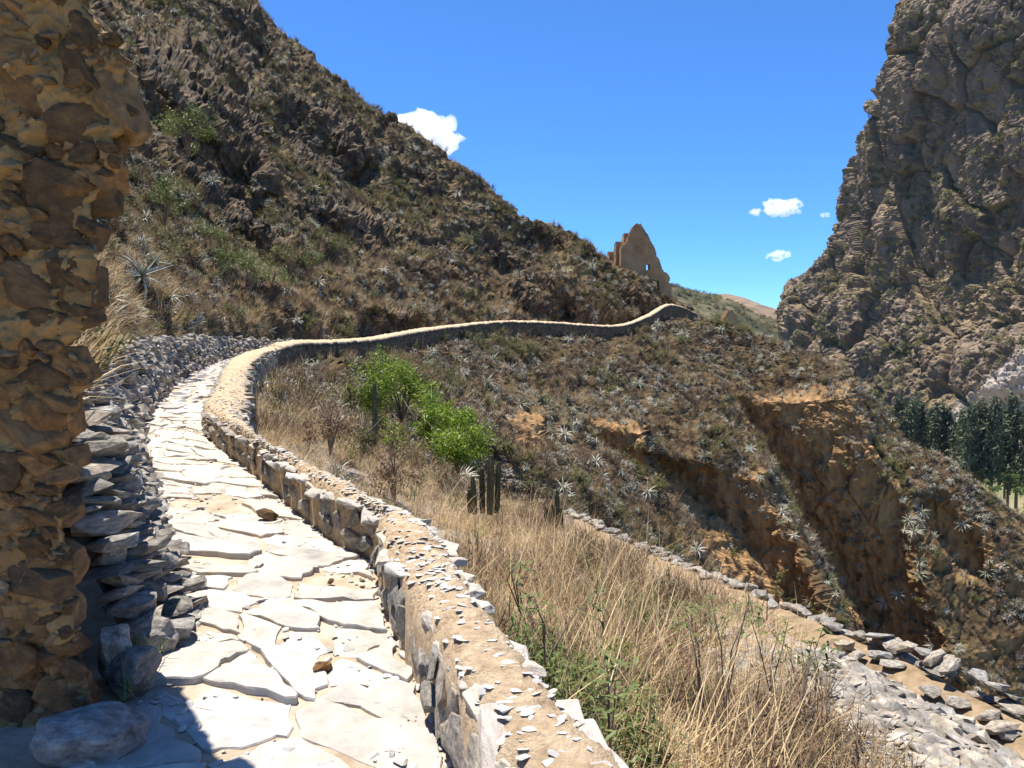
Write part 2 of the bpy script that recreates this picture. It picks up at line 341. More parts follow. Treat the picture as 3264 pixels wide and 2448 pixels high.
SC_ = [  # slope below the path, round the gully head, to the crest of the spur
 [V(1.5,-1.5,-.6), V(2.6,-1.2,-1), V(4,-.6,-1.5), V(5.6,0,-1.95), V(6.5,.3,-4.5), V(9.5,1,-9)],
 [V(.85,1.0,-.5), V(2,1.4,-.95), V(3.3,2,-1.45), V(5.2,3,-1.9), V(6.0,3.3,-4.5), V(9.5,5,-9)],
 [V(.3,2.5,-.35), V(1.6,3.1,-.85), V(2.9,3.9,-1.35), V(4.7,5.2,-1.78), V(5.4,5.6,-4.3), V(9.2,8,-9)],
 [V(-.1,3.5,-.35), V(1.2,4.2,-.85), V(2.6,5.2,-1.3), V(4.39,6.7,-1.62), V(5.1,7.2,-4.2), V(9,10,-9)],
 [V(-.62,5.2,-.3), V(.7,6.2,-.9), V(2,7.4,-1.4), V(3.56,9.9,-1.8), V(4.4,10.6,-4.3), V(8,14,-9.5)],
 [V(-2.02,7.25,-.2), V(-.4,8.8,-.95), V(1,10.6,-1.55), V(2.37,13.8,-2.1), V(3.3,14.6,-4.6), V(7,18,-10)],
 [V(-4.1,11.5,0), V(-2.4,13.2,-.95), V(-.6,15.5,-2.0), V(1.2,18.6,-2.5), V(2.4,19.5,-4.8), V(6.5,22,-10.5)],
 [V(-6.6,18.8,.35), V(-4.6,20,-.7), V(-2.5,21.5,-2.1), V(-.2,23,-3.7), V(1.6,24,-5.6), V(6,26,-11)],
 [V(-8.6,27,.6), V(-6.5,27.3,-.4), V(-4.2,27.6,-2.3), V(-1.5,28,-4.7), V(1.2,28.5,-6.8), V(6,29,-12)],
 [V(-10,34.2,.7), V(-7.5,34.5,-.6), V(-5,34,-2.8), V(-2,33,-5.4), V(1.4,32,-7.6), V(6.5,31,-13)],
 [P(361,349,42.3), P(430,400,38.5), P(490,440,36.5), P(530,480,35), P(575,540,33.5), P(650,660,32)],
 [P(444,335.5,54.3), P(500,390,49), P(550,440,45), P(600,490,42), P(650,570,39), P(710,690,36)],
 [P(505,329.5,62.3), P(560,390,57), P(620,440,52), P(680,500,48), P(740,590,44), P(790,720,40)],
 [P(555,330.5,66.2), P(620,380,62), P(690,430,57), P(760,500,53), P(820,600,48), P(860,740,44)],
 [P(616,333.5,70.3), P(670,370,67), P(735,412,63), P(810,492,58), P(870,600,53), P(920,760,48)],
 [P(655,318,76), P(705,355,73), P(770,398,69), P(842,480,63), P(905,590,57), P(1040,800,51)],
 [P(698,318,79), P(765,343,76), P(846,380,71), P(884,434,67), P(948,474,63), P(1170,640,56)],
 [P(720,332,87), P(800,362,84), P(880,425,80), P(930,475,76), P(1000,525,72), P(1240,680,64)],
 [P(760,360,95), P(830,400,94), P(900,450,92), P(960,500,90), P(1040,560,88), P(1300,740,78)]]
S_CARVE = [([(718,384),(760,393),(800,387),(852,383),(870,420),(896,470),(916,520),(922,580),(945,640),(985,720),(900,740),(850,690),(826,590),(784,510),(760,460),(736,420)], (69, 19, -2, -.45, .2, 12), 13),
           ([(640,448),(700,462),(764,472),(790,525),(826,600),(848,670),(790,650),(715,585),(680,520)], (56, 12, -8, -.45, .2, 6), 11),
           ([(572,418),(605,424),(645,428),(655,455),(690,515),(640,475),(590,452)], (52.5, 6, -4, -.4, .2, 4), 5),
           ([(905,490),(940,484),(985,535),(1003,590),(950,580),(918,525)], (63, 33, -10, -.45, .2, 3), 12),
           ([(500,418),(545,410),(548,450),(520,470),(505,450)], 1.5, 4)]
def crag(g, rk, wl, a, zs=1.6):
    """fractured blocks: every cell of the rock stands a little differently"""
    q = g/np.array([wl, wl, wl*zs])+.35*fbm(g/wl*1.3, 2, 41)[..., None]; d1, d2, cid = cell(q, 17)
    return a*(cid-.5)*sstep(.0, .05, d2-d1)-a*.3*sstep(.1, 0, d2-d1)-a*.5*(d1-.4)*(zs > 2)
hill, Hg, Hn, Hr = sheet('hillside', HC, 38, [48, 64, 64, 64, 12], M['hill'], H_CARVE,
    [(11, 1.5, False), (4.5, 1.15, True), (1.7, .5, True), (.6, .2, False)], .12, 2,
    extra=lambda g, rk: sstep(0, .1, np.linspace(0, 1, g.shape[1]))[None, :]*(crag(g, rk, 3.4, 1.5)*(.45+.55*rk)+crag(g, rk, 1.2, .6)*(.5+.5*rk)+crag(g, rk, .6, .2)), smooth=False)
slope, Sg, Sn, Sr = sheet('lower_slope', SC_, [16]*3+[26]*8+[44]*5+[64, 10], [56, 56, 60, 64, 70], M['slope'], S_CARVE, [], 0, 5,
    extra=lambda g, rk: (sstep(6, 34, g[..., 1]))*(.9*fbm(g/7, 3, 71)+.6*fbm(g/2.8, 3, 72, .5, True)*(1-.4*rk)*sstep(0, .08, np.linspace(0, 1, g.shape[1]))[None, :]
                  + .28*fbm(g/1.0, 3, 73, .5, True)+.1*fbm(g/.4, 2, 74)+crag(g, rk, 2.6, .9)*(.4+.1*rk)+crag(g, rk, .9, .4)*(.45-.1*rk)+.05*crag(g, rk, .45, 1.2, 2.5)*rk)+.08*fbm(g/.7, 3, 75), smooth=False)

# right-hand mountain wall, scree, valley, far hills
def K(y, xs, ds): return [P(x, y, d) for x, d in zip(xs, ds)]
CL = []
prof = [(600,760,520),(470,772,560),(400,780,610),(338,783,640),(300,787,660),(283,800,655),(255,827,640),(200,847,620),(150,861,605),(105,876,590),(60,889,575),(15,908,560),(-120,950,560),(-330,1040,600)]
for (y, x, d) in prof:
    x += 3
    right = 1320; dr = 205+(600-y)*.23 if y > 100 else 320+(100-y)*.3
    row = [P(x+26, y, d+190), P(x+6, y, d+70), P(x, y, d)]
    for t in (.12, .28, .5, .75, 1.0):
        row.append(P(x+(right-x)*t, y, d+(dr-d)*t**.75))
    CL.append(row)
cliff, Cg, Cn, Cr = sheet('cliff_mountain', CL, 42, [6, 26, 44, 60, 80, 60, 16], M['mount'], [], [(110, 7, False), (5, 1.4, True)], 0, 9, 0,
    extra=lambda g, rk: 11*fbm(g/np.array([42, 42, 150]), 3, 95, .55, True)+3*fbm(g/np.array([12, 12, 45]), 3, 96, .6, True)+3.5*fbm(g/np.array([70, 70, 22]), 4, 97, .6)+9*fbm(g/np.array([55, 55, 75]), 2, 94)+1.1*fbm(g/2, 2, 98)+crag(g+g[..., 2:]*np.array([.5, 0, 0]), rk, 38, 15, 2.4)+crag(g+g[..., 2:]*np.array([.35, 0, 0]), rk, 11, 4.5, 2.2)+crag(g, rk, 4.5, 1.5, 1.3), smooth=False)
def far_ridge(name, pts, d, depth, amp, seed, rockv):
    top = [P(x, y+4, d) for x, y in pts]
    ctrl = [[(t[0], t[1]-depth*1.2, -70.), (t[0], t[1]-depth*.6, -70+(t[2]+70)*.45), t, (t[0], t[1]+depth, -70.)] for t in top]
    o, g, n, r = sheet(name, ctrl, 26, [26, 40, 8], M['farhill'], [], [(d*.12, amp, True), (d*.04, amp*.4, True), (d*.012, amp*.15, False)], 0, seed, rockv)
    return o, g, n
fh1 = far_ridge('olive_hill', [(560,262),(620,270),(673,287),(708,295),(727,306),(750,316),(782,328),(830,345),(900,365)], 950, 420, 6, 21, 0)
fh2 = far_ridge('brown_mountain', [(600,320),(670,312),(700,298),(722,292),(750,302),(782,318),(820,335),(880,345)], 2700, 900, 22, 22, .85)
fh3 = far_ridge('blue_mountain', [(640,330),(720,322),(752,310),(764,309),(778,311),(788,305),(815,296),(860,310),(920,330)], 7000, 2000, 50, 23, .5)
gx = 16000
me = mesh_np('ground', [(-gx, -3000, -64), (gx, -3000, -64), (gx, 24000, -64), (-gx, 24000, -64)], [[0, 1, 2, 3]])
obj('ground', me, M['valley'])['kind'] = 'structure'

# ------------------------------------------------------------------ path and walls: stations (inner foot, outer edge, uphill foot)
ST = [((1.1,-1.5),(1.6,-1.5),(-1.5,-1.5)),((.72,0),(1.2,0),(-1.6,0)),((.38,1.05),(.84,1.15),(-1.7,1.2)),((.08,2.0),(.5,2.1),(-1.8,2.3)),
 ((-.24,3.05),(.15,2.95),(-1.9,3.4)),((-.55,3.95),(-.2,3.95),(-2.07,4.5)),((-.85,4.85),(-.42,4.7),(-2.45,5.2)),((-1.05,5.6),(-.64,5.2),(-2.85,5.9)),
 ((-1.4,6.0),(-1.0,5.75),(-3.3,6.7)),((-1.95,6.9),(-1.48,6.45),(-3.75,7.5)),((-2.5,7.8),(-2.03,7.25),(-4.2,8.4)),((-3.2,9.0),(-2.65,8.1),(-4.9,9.7)),
 ((-4.15,10.5),(-3.5,9.8),(-5.6,11)),((-4.95,12.0),(-4.15,11.5),(-6.3,12.5)),((-5.55,13.7),(-4.75,13.4),(-6.9,14)),((-6.25,15.8),(-5.5,15.5),(-7.67,16.1)),
 ((-7.5,19.3),(-6.7,19.0),(-9.0,19.8)),((-9.0,24),(-8.1,23.8),(-10.3,24.5)),((-10.5,30),(-9.5,29.5),(-11.9,30.5)),((-11.1,35),(-10.1,34.4),(-12.6,35.5)),
 ((-10.4,40),(-9.5,38.9),(-11.8,41.5)),((-8.8,44),(-8.0,43),(-10,46)),((-7.5,48),(-6.7,47),(-8.8,50)),((-5.3,55),(-4.5,54),(-6.5,57)),
 ((-1.1,63.2),(-.6,62),(-1.8,65.3)),((3.5,67),(3.8,66),(3.3,69)),((9.6,71),(9.8,70),(9.4,73)),((13.2,75),(13.5,74),(12.7,77)),((16.3,79),(16.6,78),(15.8,81)),((19.5,81),(19.8,80),(19.3,83))]
ZT = [.4+.045*(s[1][1]-5) for s in ST[:18]]+[1.42,1.64,1.7,1.88,2.28,2.85,3.48,3.5,3.34,4.4,5.75,4.9]
stA = np.array([[(*a, zt-.4), (*b, zt), (*c, zt-.4)] for (a, b, c), zt in zip(ST, ZT)])
NS = 24
fine = cr(stA, NS)                                     # (n,3,3) inner foot, outer top, uphill foot
arc = np.concatenate([[0], np.cumsum(np.linalg.norm(np.diff(fine[:, 0, :2], axis=0), axis=1))])
def at_arc(s, k):                                      # interpolated station value
    return np.stack([np.interp(s, arc, fine[:, k, i]) for i in range(3)], -1)
us = np.linspace(0, 1, 26)
sA = np.interp(np.linspace(0, 1, 700)**1.6, [0, 1], [0, arc[-1]])
L3, I3 = at_arc(sA, 2), at_arc(sA, 0)
pg = L3[:, None]*(1-us)[None, :, None]+I3[:, None]*us[None, :, None]
pg = pg+(L3-I3)[:, None]*np.where(us == 0, .9, 0)[None, :, None]-(L3-I3)[:, None]*np.where(us == 1, .06, 0)[None, :, None]
pg[..., 2] += .02*fbm(pg*3, 3, 61)+.03*fbm(pg*.8, 2, 62)-.02
path = obj('path', mesh_np('path', pg.reshape(-1, 3), grid_faces(*pg.shape[:2]), True), M['pathsoil']); path['kind'] = 'structure'

# ---- stone pieces
def hull_rock(seed, n=16, flat=1., sub=0, rough=.06, boxy=.55, bev=.03):
    rr = random.Random(seed); bm = bmesh.new()
    for i in range(n):
        d = Vector((rr.gauss(0, 1), rr.gauss(0, 1), rr.gauss(0, 1))).normalized()
        mx = max(abs(d.x), abs(d.y), abs(d.z)); d = d*(1-boxy)+d/mx*boxy; d *= rr.uniform(.86, 1.0)
        bm.verts.new((d.x*.5, d.y*.5, d.z*.5*flat))
    r = bmesh.ops.convex_hull(bm, input=bm.verts)
    bmesh.ops.delete(bm, geom=[g for g in set(r['geom_interior']+r['geom_unused']) if isinstance(g, bmesh.types.BMVert)], context='VERTS')
    if sub:
        bmesh.ops.bevel(bm, geom=bm.edges[:], offset=bev, segments=1, affect='EDGES')
        bmesh.ops.triangulate(bm, faces=bm.faces[:])
        for _ in range(sub): bmesh.ops.subdivide_edges(bm, edges=[e for e in bm.edges if e.calc_length() > .12], cuts=1)
        for v in bm.verts:
            q = v.co*3+Vector((seed*3.1, 0, 0)); v.co += v.co.normalized()*rough*(mnoise.noise(q)+.5*mnoise.noise(q*2.3))
    bmesh.ops.triangulate(bm, faces=bm.faces[:])
    bmesh.ops.recalc_face_normals(bm, faces=bm.faces[:])
    me = bpy.data.meshes.new('stone'); bm.to_mesh(me); bm.free()
    return me
def tri_of(me):
    v = np.zeros(len(me.vertices)*3, np.float32); me.vertices.foreach_get('co', v)
    me.calc_loop_triangles(); f = np.zeros(len(me.loop_triangles)*3, np.int32); me.loop_triangles.foreach_get('vertices', f)
    return v.reshape(-1, 3), f.reshape(-1, 3)
STONES = {}
def stone_set(key, cnt, m, **k):
    STONES[key] = [hull_rock(hash_i(key)+i, **k) for i in range(cnt)]
    for me in STONES[key]: me.materials.append(m)
def hash_i(s): return sum(ord(ch)*(i+3) for i, ch in enumerate(s))
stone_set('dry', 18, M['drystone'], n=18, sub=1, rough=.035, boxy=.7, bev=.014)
stone_set('edge', 16, M['slab'], n=26, sub=1, rough=.03, boxy=.92, bev=.02)
stone_set('wall', 16, M['wallstone'], n=30, sub=2, rough=.05, boxy=.95, bev=.015)
LOW = [tri_of(hull_rock(900+i, n=14, boxy=.8)) for i in range(10)]
def mats(pos, rot, scl):
    """4x4-ish transforms: rotation matrices (n,3,3) and positions"""
    return [(Euler(r).to_matrix(), Vector(p), s) for p, r, s in zip(pos, rot, scl)]
def join_inst(name, variants, pos, rot, scl, m, parent=None, smooth=False, tint=None):
    """many small pieces as one mesh, each with a tint value"""
    pos = np.asarray(pos, float); rot = np.asarray(rot, float); scl = np.asarray(scl, float)
    if scl.ndim == 1: scl = np.repeat(scl[:, None], 3, 1)
    n = len(pos); vi = RNG.integers(0, len(variants), n); VS = []; FS = []; TS = []; off = 0
    cx, sx = np.cos(rot[:, 0]), np.sin(rot[:, 0]); cy, sy = np.cos(rot[:, 1]), np.sin(rot[:, 1]); cz, sz = np.cos(rot[:, 2]), np.sin(rot[:, 2])
    Rm = np.stack([np.stack([cy*cz, sx*sy*cz-cx*sz, cx*sy*cz+sx*sz], -1), np.stack([cy*sz, sx*sy*sz+cx*cz, cx*sy*sz-sx*cz], -1), np.stack([-sy, sx*cy, cx*cy], -1)], 1)
    tv = tint if tint is not None else RNG.random(n)
    for k, var in enumerate(variants):
        idx = np.nonzero(vi == k)[0]
        if not len(idx): continue
        v, f = var[0], var[1]
        q = np.einsum('nij,nvj->nvi', Rm[idx], v[None]*scl[idx][:, None, :])+pos[idx][:, None, :]
        VS.append(q.reshape(-1, 3)); FS.append((f[None]+off+(np.arange(len(idx))*len(v))[:, None, None]).reshape(-1, 3))
        tt = np.repeat(tv[idx], len(v))
        if len(var) > 2: tt = np.clip(tt+np.tile(var[2], len(idx)), 0, 1)
        TS.append(tt); off += len(idx)*len(v)
    me = mesh_np(name, np.concatenate(VS), np.concatenate(FS), smooth, {'tint': np.concatenate(TS)})
    o = obj(name, me, m, parent); o['kind'] = 'stuff'
    return o
def gn_inst(name, meshes, pos, rot, scl):
    """ground cover: one object that scatters a few plant shapes"""
    src = bpy.data.collections.new(name+'_shapes')
    for k, me_ in enumerate(meshes): src.objects.link(bpy.data.objects.new('%s_shape_%d' % (name, k), me_))
    pos = np.asarray(pos, np.float32); me = bpy.data.meshes.new(name); me.vertices.add(len(pos)); me.vertices.foreach_set('co', pos.ravel())
    for an, ty, dat, key in (('rot', 'FLOAT_VECTOR', rot, 'vector'), ('scl', 'FLOAT', scl, 'value'), ('pick', 'INT', RNG.integers(0, len(meshes), len(pos)), 'value')):
        a = me.attributes.new(an, ty, 'POINT'); a.data.foreach_set(key, np.ascontiguousarray(dat, np.int32 if ty == 'INT' else np.float32).ravel())
    ng = bpy.data.node_groups.new(name+'_scatter', 'GeometryNodeTree'); ng.is_modifier = True
    ng.interface.new_socket('Geometry', in_out='INPUT', socket_type='NodeSocketGeometry'); ng.interface.new_socket('Geometry', in_out='OUTPUT', socket_type='NodeSocketGeometry')
    N, Lk = ng.nodes, ng.links; gi, go = N.new('NodeGroupInput'), N.new('NodeGroupOutput'); ci = N.new('GeometryNodeCollectionInfo'); ci.inputs[0].default_value = src
    ci.inputs['Separate Children'].default_value = True; ci.inputs['Reset Children'].default_value = True; ip = N.new('GeometryNodeInstanceOnPoints'); ip.inputs['Pick Instance'].default_value = True
    def na(nm, ty): q = N.new('GeometryNodeInputNamedAttribute'); q.data_type = ty; q.inputs[0].default_value = nm; return q.outputs[0]
    Lk.new(gi.outputs[0], ip.inputs['Points']); Lk.new(ci.outputs[0], ip.inputs['Instance']); Lk.new(na('pick', 'INT'), ip.inputs['Instance Index'])
    Lk.new(na('rot', 'FLOAT_VECTOR'), ip.inputs['Rotation']); Lk.new(na('scl', 'FLOAT'), ip.inputs['Scale']); Lk.new(ip.outputs[0], go.inputs[0])
    o = obj(name, me); o['kind'] = 'stuff'; o.modifiers.new('scatter', 'NODES').node_group = ng
    return o
def rot_to(n, spin=None):
    """eulers whose local Z is along n, spun at random"""
    out = []
    for v in np.asarray(n, float).reshape(-1, 3):
        q = Vector(v).to_track_quat('Z', 'Y'); a = RNG.random()*6.283 if spin is None else spin
        out.append((q.to_matrix() @ Matrix.Rotation(a, 3, 'Z')).to_euler())
    return np.array([tuple(e) for e in out])

# ---- paving slabs: cells across the path, nearest ones as pieces
def clip_poly(poly, p, nrm):
    out = []
    for i in range(len(poly)):
        a, b = poly[i], poly[(i+1) % len(poly)]; da, db = (a-p) @ nrm, (b-p) @ nrm
        if da <= 0: out.append(a)
        if da*db < 0: out.append(a+(b-a)*(da/(da-db)))
    return out
def path_pt(s, u):                                    # u 0..1 from uphill side to parapet
    a, b = at_arc(s, 2), at_arc(s, 0); u = np.asarray(u)[..., None]; p = a*(1-u)+b*u
    p[..., 2] += .02*fbm(p*3, 3, 61)+.03*fbm(p*.8, 2, 62)-.02
    return p
seeds = []; s = .6; row = 0; S_END = 17.5
while s < S_END:
    ds = random.uniform(.15, .4); ncol = random.choice([1, 2, 2, 3, 3]); edges = np.sort(np.array([0.]+[random.uniform(.25, .75) if ncol == 2 else (k+1)/ncol+random.uniform(-.1, .1) for k in range(ncol-1)]+[1.]))
    for k in range(ncol): seeds.append((s+ds/2+random.uniform(-.1, .1), 1.45*((edges[k]+edges[k+1])/2+random.uniform(-.05, .05))))
    s += ds
seeds = np.array(seeds)
def slab_mesh(poly2, k):
    """irregular flagstone from a polygon in path coordinates"""
    pts = []
    cen = np.mean(poly2, axis=0)
    poly2 = [cen+(q-cen)*random.choice([.985, .97, .95]) for q in poly2]
    n = len(poly2)
    for i in range(n):
        a, b = poly2[i], poly2[(i+1) % n]; L = np.linalg.norm(b-a); m = max(1, int(L/(.055 if k < 70 else .1)))
        for j in range(m):
            t = j/m; q = a+(b-a)*t; pts.append(q+(.03 if k < 70 else .014)*np.array([mnoise.noise(Vector((q[0]*9, q[1]*9, k))), mnoise.noise(Vector((q[0]*9, q[1]*9, k+7.7)))])*2)
    c = np.mean(pts, axis=0); tilt = np.array([random.gauss(0, .035), random.gauss(0, .03)]); h = random.uniform(.0, .028)
    rings = [(1.0, -.05), (1.0, -.006), (.985, .003), (.93, .005), (.82, .006), (.66, .007), (.48, .007), (.25, .007)] if k < 70 else [(1.0, -.05), (1.0, -.008), (.965, .004), (.7, .008), (.35, .009)]
    P2 = []; hs = []
    for sc_, dz in rings:
        for q in pts:
            r = c+(q-c)*sc_; P2.append(r); hs.append(h+dz+(r-c) @ tilt+(.007*round(3*mnoise.noise(Vector((r[0]*3+k, r[1]*6, k*.7))))/1.5+.004*mnoise.noise(Vector((r[0]*13, r[1]*13, k))) if dz > -.04 else 0))
    P2.append(c); hs.append(h+.009+.009*mnoise.noise(Vector((c[0]*4, c[1]*4, k*.7))))
    P2 = np.array(P2); w3 = path_pt(P2[:, 0], P2[:, 1]/1.45); w3[:, 2] += np.array(hs)
    N = len(pts); F3 = []
    for r in range(len(rings)-1):
        for i in range(N):
            j = (i+1) % N; F3 += [[r*N+i, r*N+j, (r+1)*N+j], [r*N+i, (r+1)*N+j, (r+1)*N+i]]
    o0 = (len(rings)-1)*N
    for i in range(N): F3.append([o0+i, o0+(i+1) % N, len(P2)-1])
    cw = w3.mean(0); return w3-cw, np.array(F3)[:, ::-1], cw
cnt = 0; rest = []
for k, sd in enumerate(seeds):
    poly = [np.array(q) for q in ((sd[0]-.7, .03), (sd[0]+.7, .03), (sd[0]+.7, 1.40), (sd[0]-.7, 1.40))]
    poly = [q for q in poly]
    for j in np.argsort(np.abs(seeds[:, 0]-sd[0]))[:16]:
        if j == k: continue
        o2 = seeds[j]; mid = (sd+o2)/2; d = (o2-sd)/np.linalg.norm(o2-sd)
        poly = clip_poly(poly, mid-d*.006, d)
        if len(poly) < 3: break
    if len(poly) < 3 or random.random() < .05: continue
    v3, f3, cw = slab_mesh(poly, k)
    if cnt < 300:
        o = obj('paving_slab', mesh_np('paving_slab', v3, f3[:, ::-1]), M['slab'], path, cw); cnt += 1
seedsF = []
ppos, prot, pscl = [], [], []
for s_ in np.arange(S_END, arc[-1]*.55, .3):
    for u in np.arange(.08, 1, .3):
        p = path_pt(np.array([s_+random.uniform(-.1, .1)]), np.array([u+random.uniform(-.08, .08)]))[0]
        ppos.append(p+np.array([0, 0, -.02])); prot.append((random.gauss(0, .07), random.gauss(0, .07), random.uniform(0, 6.28))); pscl.append((random.uniform(.3, .6), random.uniform(.2, .4), random.uniform(.1, .16)))
far_slabs = join_inst('far_paving', LOW, ppos, prot, pscl, M['chip'], path)
# gravel and slate chips between the slabs
gp, gr_, gs = [], [], []
for i in range(2600):
    s_ = random.uniform(0, 1)**1.5*15+.5; u = random.choice([random.uniform(.03, .97), 1-abs(random.gauss(0, .1)), abs(random.gauss(0, .08))])
    p = path_pt(np.array([s_]), np.array([min(max(u, .0), .99)]))[0]; k = random.uniform(.012, .05)*(1.6 if random.random() < .08 else 1)
    gp.append(p+np.array([0, 0, .008])); gr_.append((random.gauss(0, .3), random.gauss(0, .3), random.uniform(0, 6.28))); gs.append((k*1.4, k, k*.45))
tag(join_inst('gravel', LOW, gp, gr_, gs, M['chip']), 'slate chips and gravel strewn between the paving slabs', 'gravel')

# ---- drystone retaining wall on the uphill side
dw = empty('drystone_wall', at_arc(4., 2).tolist(), 'grey drystone retaining wall of stacked field stones on the uphill side of the path', 'wall')
dw.location = (0, 0, 0)
WT = lambda y: np.interp(y, [3.2, 5, 8, 13, 20, 25, 32, 37, 42, 46], [.95, 1.15, 1.38, 1.6, 1.72, 1.85, 1.92, 1.9, 1.85, 1.6])
sL = np.linspace(np.interp(4.15, fine[:, 2, 1], arc), np.interp(45, fine[:, 2, 1], arc), 260)
bs = at_arc(sL, 2); tg = np.gradient(bs, axis=0); tg /= np.linalg.norm(tg[:, :2], axis=1, keepdims=True); nl = np.stack([-tg[:, 1], tg[:, 0], 0*tg[:, 0]], 1)
core = []
for j, (f_, back) in enumerate(((-.2, .1), (.3, .3), (.7, .5), (1.0, .66), (.98, 1.4))):
    q = bs+nl*back; q[:, 2] = bs[:, 2]+(WT(bs[:, 1])-.06-bs[:, 2])*f_; core.append(q)
core = np.stack(core, 1); core += .03*fbm(core*4, 3, 5)[..., None]
M['wallcore'] = rockmat('wall_earth', [(.3, (.05, .04, .03)), (.7, (.16, .125, .09))], 6, 'pos', bump=.6, var=0)
obj('earth_core', mesh_np('earth_core', core.reshape(-1, 3), grid_faces(*core.shape[:2]), True), M['wallcore'], dw)
cnt = 0; jp, jr, js = [], [], []
s_ = sL[0]+.02
cols = []
while s_ < sL[-1]:
    y = at_arc(s_, 2)[1]; step = .22 if y < 9 else .28
    cols.append(s_); s_ += step*random.uniform(.8, 1.15)
for s0 in cols:
    b0 = at_arc(s0, 2); t0 = at_arc(s0+.1, 2)-b0; t0 /= np.linalg.norm(t0[:2]); n0 = np.array([-t0[1], t0[0], 0])
    z = b0[2]-.03; top = WT(b0[1])+random.uniform(-.1, .1); yaw = math.atan2(t0[1], t0[0])
    while z < top:
        hgt = random.choice([.04, .05, .065, .08, .12]) if b0[1] < 9 else random.choice([.07, .09, .12, .16]); ln = random.uniform(.15, .36)
        fr = (z-b0[2])/max(top-b0[2], .1)
        p = b0+t0*random.uniform(-.12, .12)+n0*(.03+(.5 if b0[1] < 12 else .3)*fr+random.uniform(-.09, .07)); p[2] = z+hgt/2
        rot = (random.gauss(-.08, .14), random.gauss(0, .14), yaw+random.gauss(0, .35)); scl = (ln*random.uniform(.8, 1.2), random.uniform(.2, .4), hgt*1.2)
        if b0[1] < 9.2 and cnt < 298:
            obj('stone', random.choice(STONES['dry']), None, dw, p, rot, scl); cnt += 1
        else: jp.append(p); jr.append(rot); js.append(scl)
        z += hgt*.92
far_dry = join_inst('stone_courses', LOW, jp, jr, js, M['drystone_far'], dw)
# big loose blocks at the foot of the wall
for i, (px, py, d, sz, lab) in enumerate([(150,640,4.1,(.34,.26,.28),'rounded tan boulder with grass at its foot beside the path'),(133,672,3.7,(.3,.3,.26),'pale jagged block at the bottom corner of the drystone wall'),
        (112,655,3.75,(.24,.2,.36),'pitted pale stone leaning against the drystone wall'),(112,500,6.2,(.5,.35,.3),'large pale slab lying on top of the near drystone wall'),
        (92,738,3.15,(.5,.36,.26),'blue grey boulder in the shade at the foot of the mud wall'),(97,402,8.5,(.5,.5,.5),'dark square block jutting over the drystone wall')]):
    o = obj('boulder', hull_rock(400+i, n=24, sub=2, rough=.07, boxy=.4), M['drystone'], None, P(px, py, d), (random.uniform(-.3, .3), random.uniform(-.3, .3), random.uniform(0, 3)), sz)
    tag(o, lab, 'boulder')

# ---- parapet on the downhill side
pw = empty('parapet_wall', (0, 0, 0), 'low mud capped stone parapet winding along the downhill edge of the path', 'wall')
sP = np.interp(np.linspace(0, 1, 1100)**1.7, [0, 1], [0, arc[-1]])
Ii, Oo = at_arc(sP, 0), at_arc(sP, 1)
prof_ = [(-.02, -.15), (.0, .28), (.04, .36), (.14, .41), (.3, .44), (.5, .45), (.7, .44), (.86, .4), (.97, .34), (1.02, .2), (1.04, -.15), (1.08, -.6), (1.12, -1.0)]
pg2 = []
for (u, hz) in prof_:
    q = Ii*(1-u)+Oo*u; zp = Ii[:, 2]
    low = np.interp(Ii[:, 1], [0, 12, 36, 60], [1, 1, 1.15, 1.5])
    q[:, 2] = zp+np.where(hz < 0, hz*low, hz-.03); pg2.append(q)
pg2 = np.stack(pg2, 1)
pn = grid_normals(pg2, (0, 0, 30))
dd = .035*fbm(pg2*5, 4, 33)+.03*fbm(pg2*16, 2, 34, .5, True)+.05*fbm(pg2*1.2, 2, 35)
pg2 = pg2+np.stack([0*dd, 0*dd, dd], -1)+pn*(dd*.5)[..., None]
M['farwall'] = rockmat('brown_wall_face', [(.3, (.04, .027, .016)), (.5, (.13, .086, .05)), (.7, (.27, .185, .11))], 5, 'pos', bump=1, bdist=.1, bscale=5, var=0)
ksp = int(np.searchsorted(Ii[:, 1], 31)); ksp -= 4; nearg, farg = pg2[:ksp+9], pg2[ksp:].copy()
obj('mud_core', mesh_np('mud_core', nearg.reshape(-1, 3), grid_faces(*nearg.shape[:2]), True), M['mud'], pw)
fj = sstep(0, 70, np.arange(len(farg)))[:, None]; farg += pn[ksp:]*(.16*fbm(farg*2.5, 3, 36, .5, True)*fj-.012*(1-fj))[..., None]
obj('brown_face', mesh_np('brown_face', farg.reshape(-1, 3), grid_faces(*farg.shape[:2]), True), M['farwall'], pw)
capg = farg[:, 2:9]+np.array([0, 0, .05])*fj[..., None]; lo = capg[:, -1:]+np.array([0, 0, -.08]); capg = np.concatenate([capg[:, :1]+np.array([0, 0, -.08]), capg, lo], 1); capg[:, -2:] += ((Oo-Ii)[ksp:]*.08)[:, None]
obj('mud_cap_lit_edge', mesh_np('mud_cap_lit_edge', capg.reshape(-1, 3), grid_faces(*capg.shape[:2]), True), M['mud'], pw)  # pale mud strip, painting the light caught along the far top edge
jp, jr, js = [], [], []; cnt = 0
s_ = .4
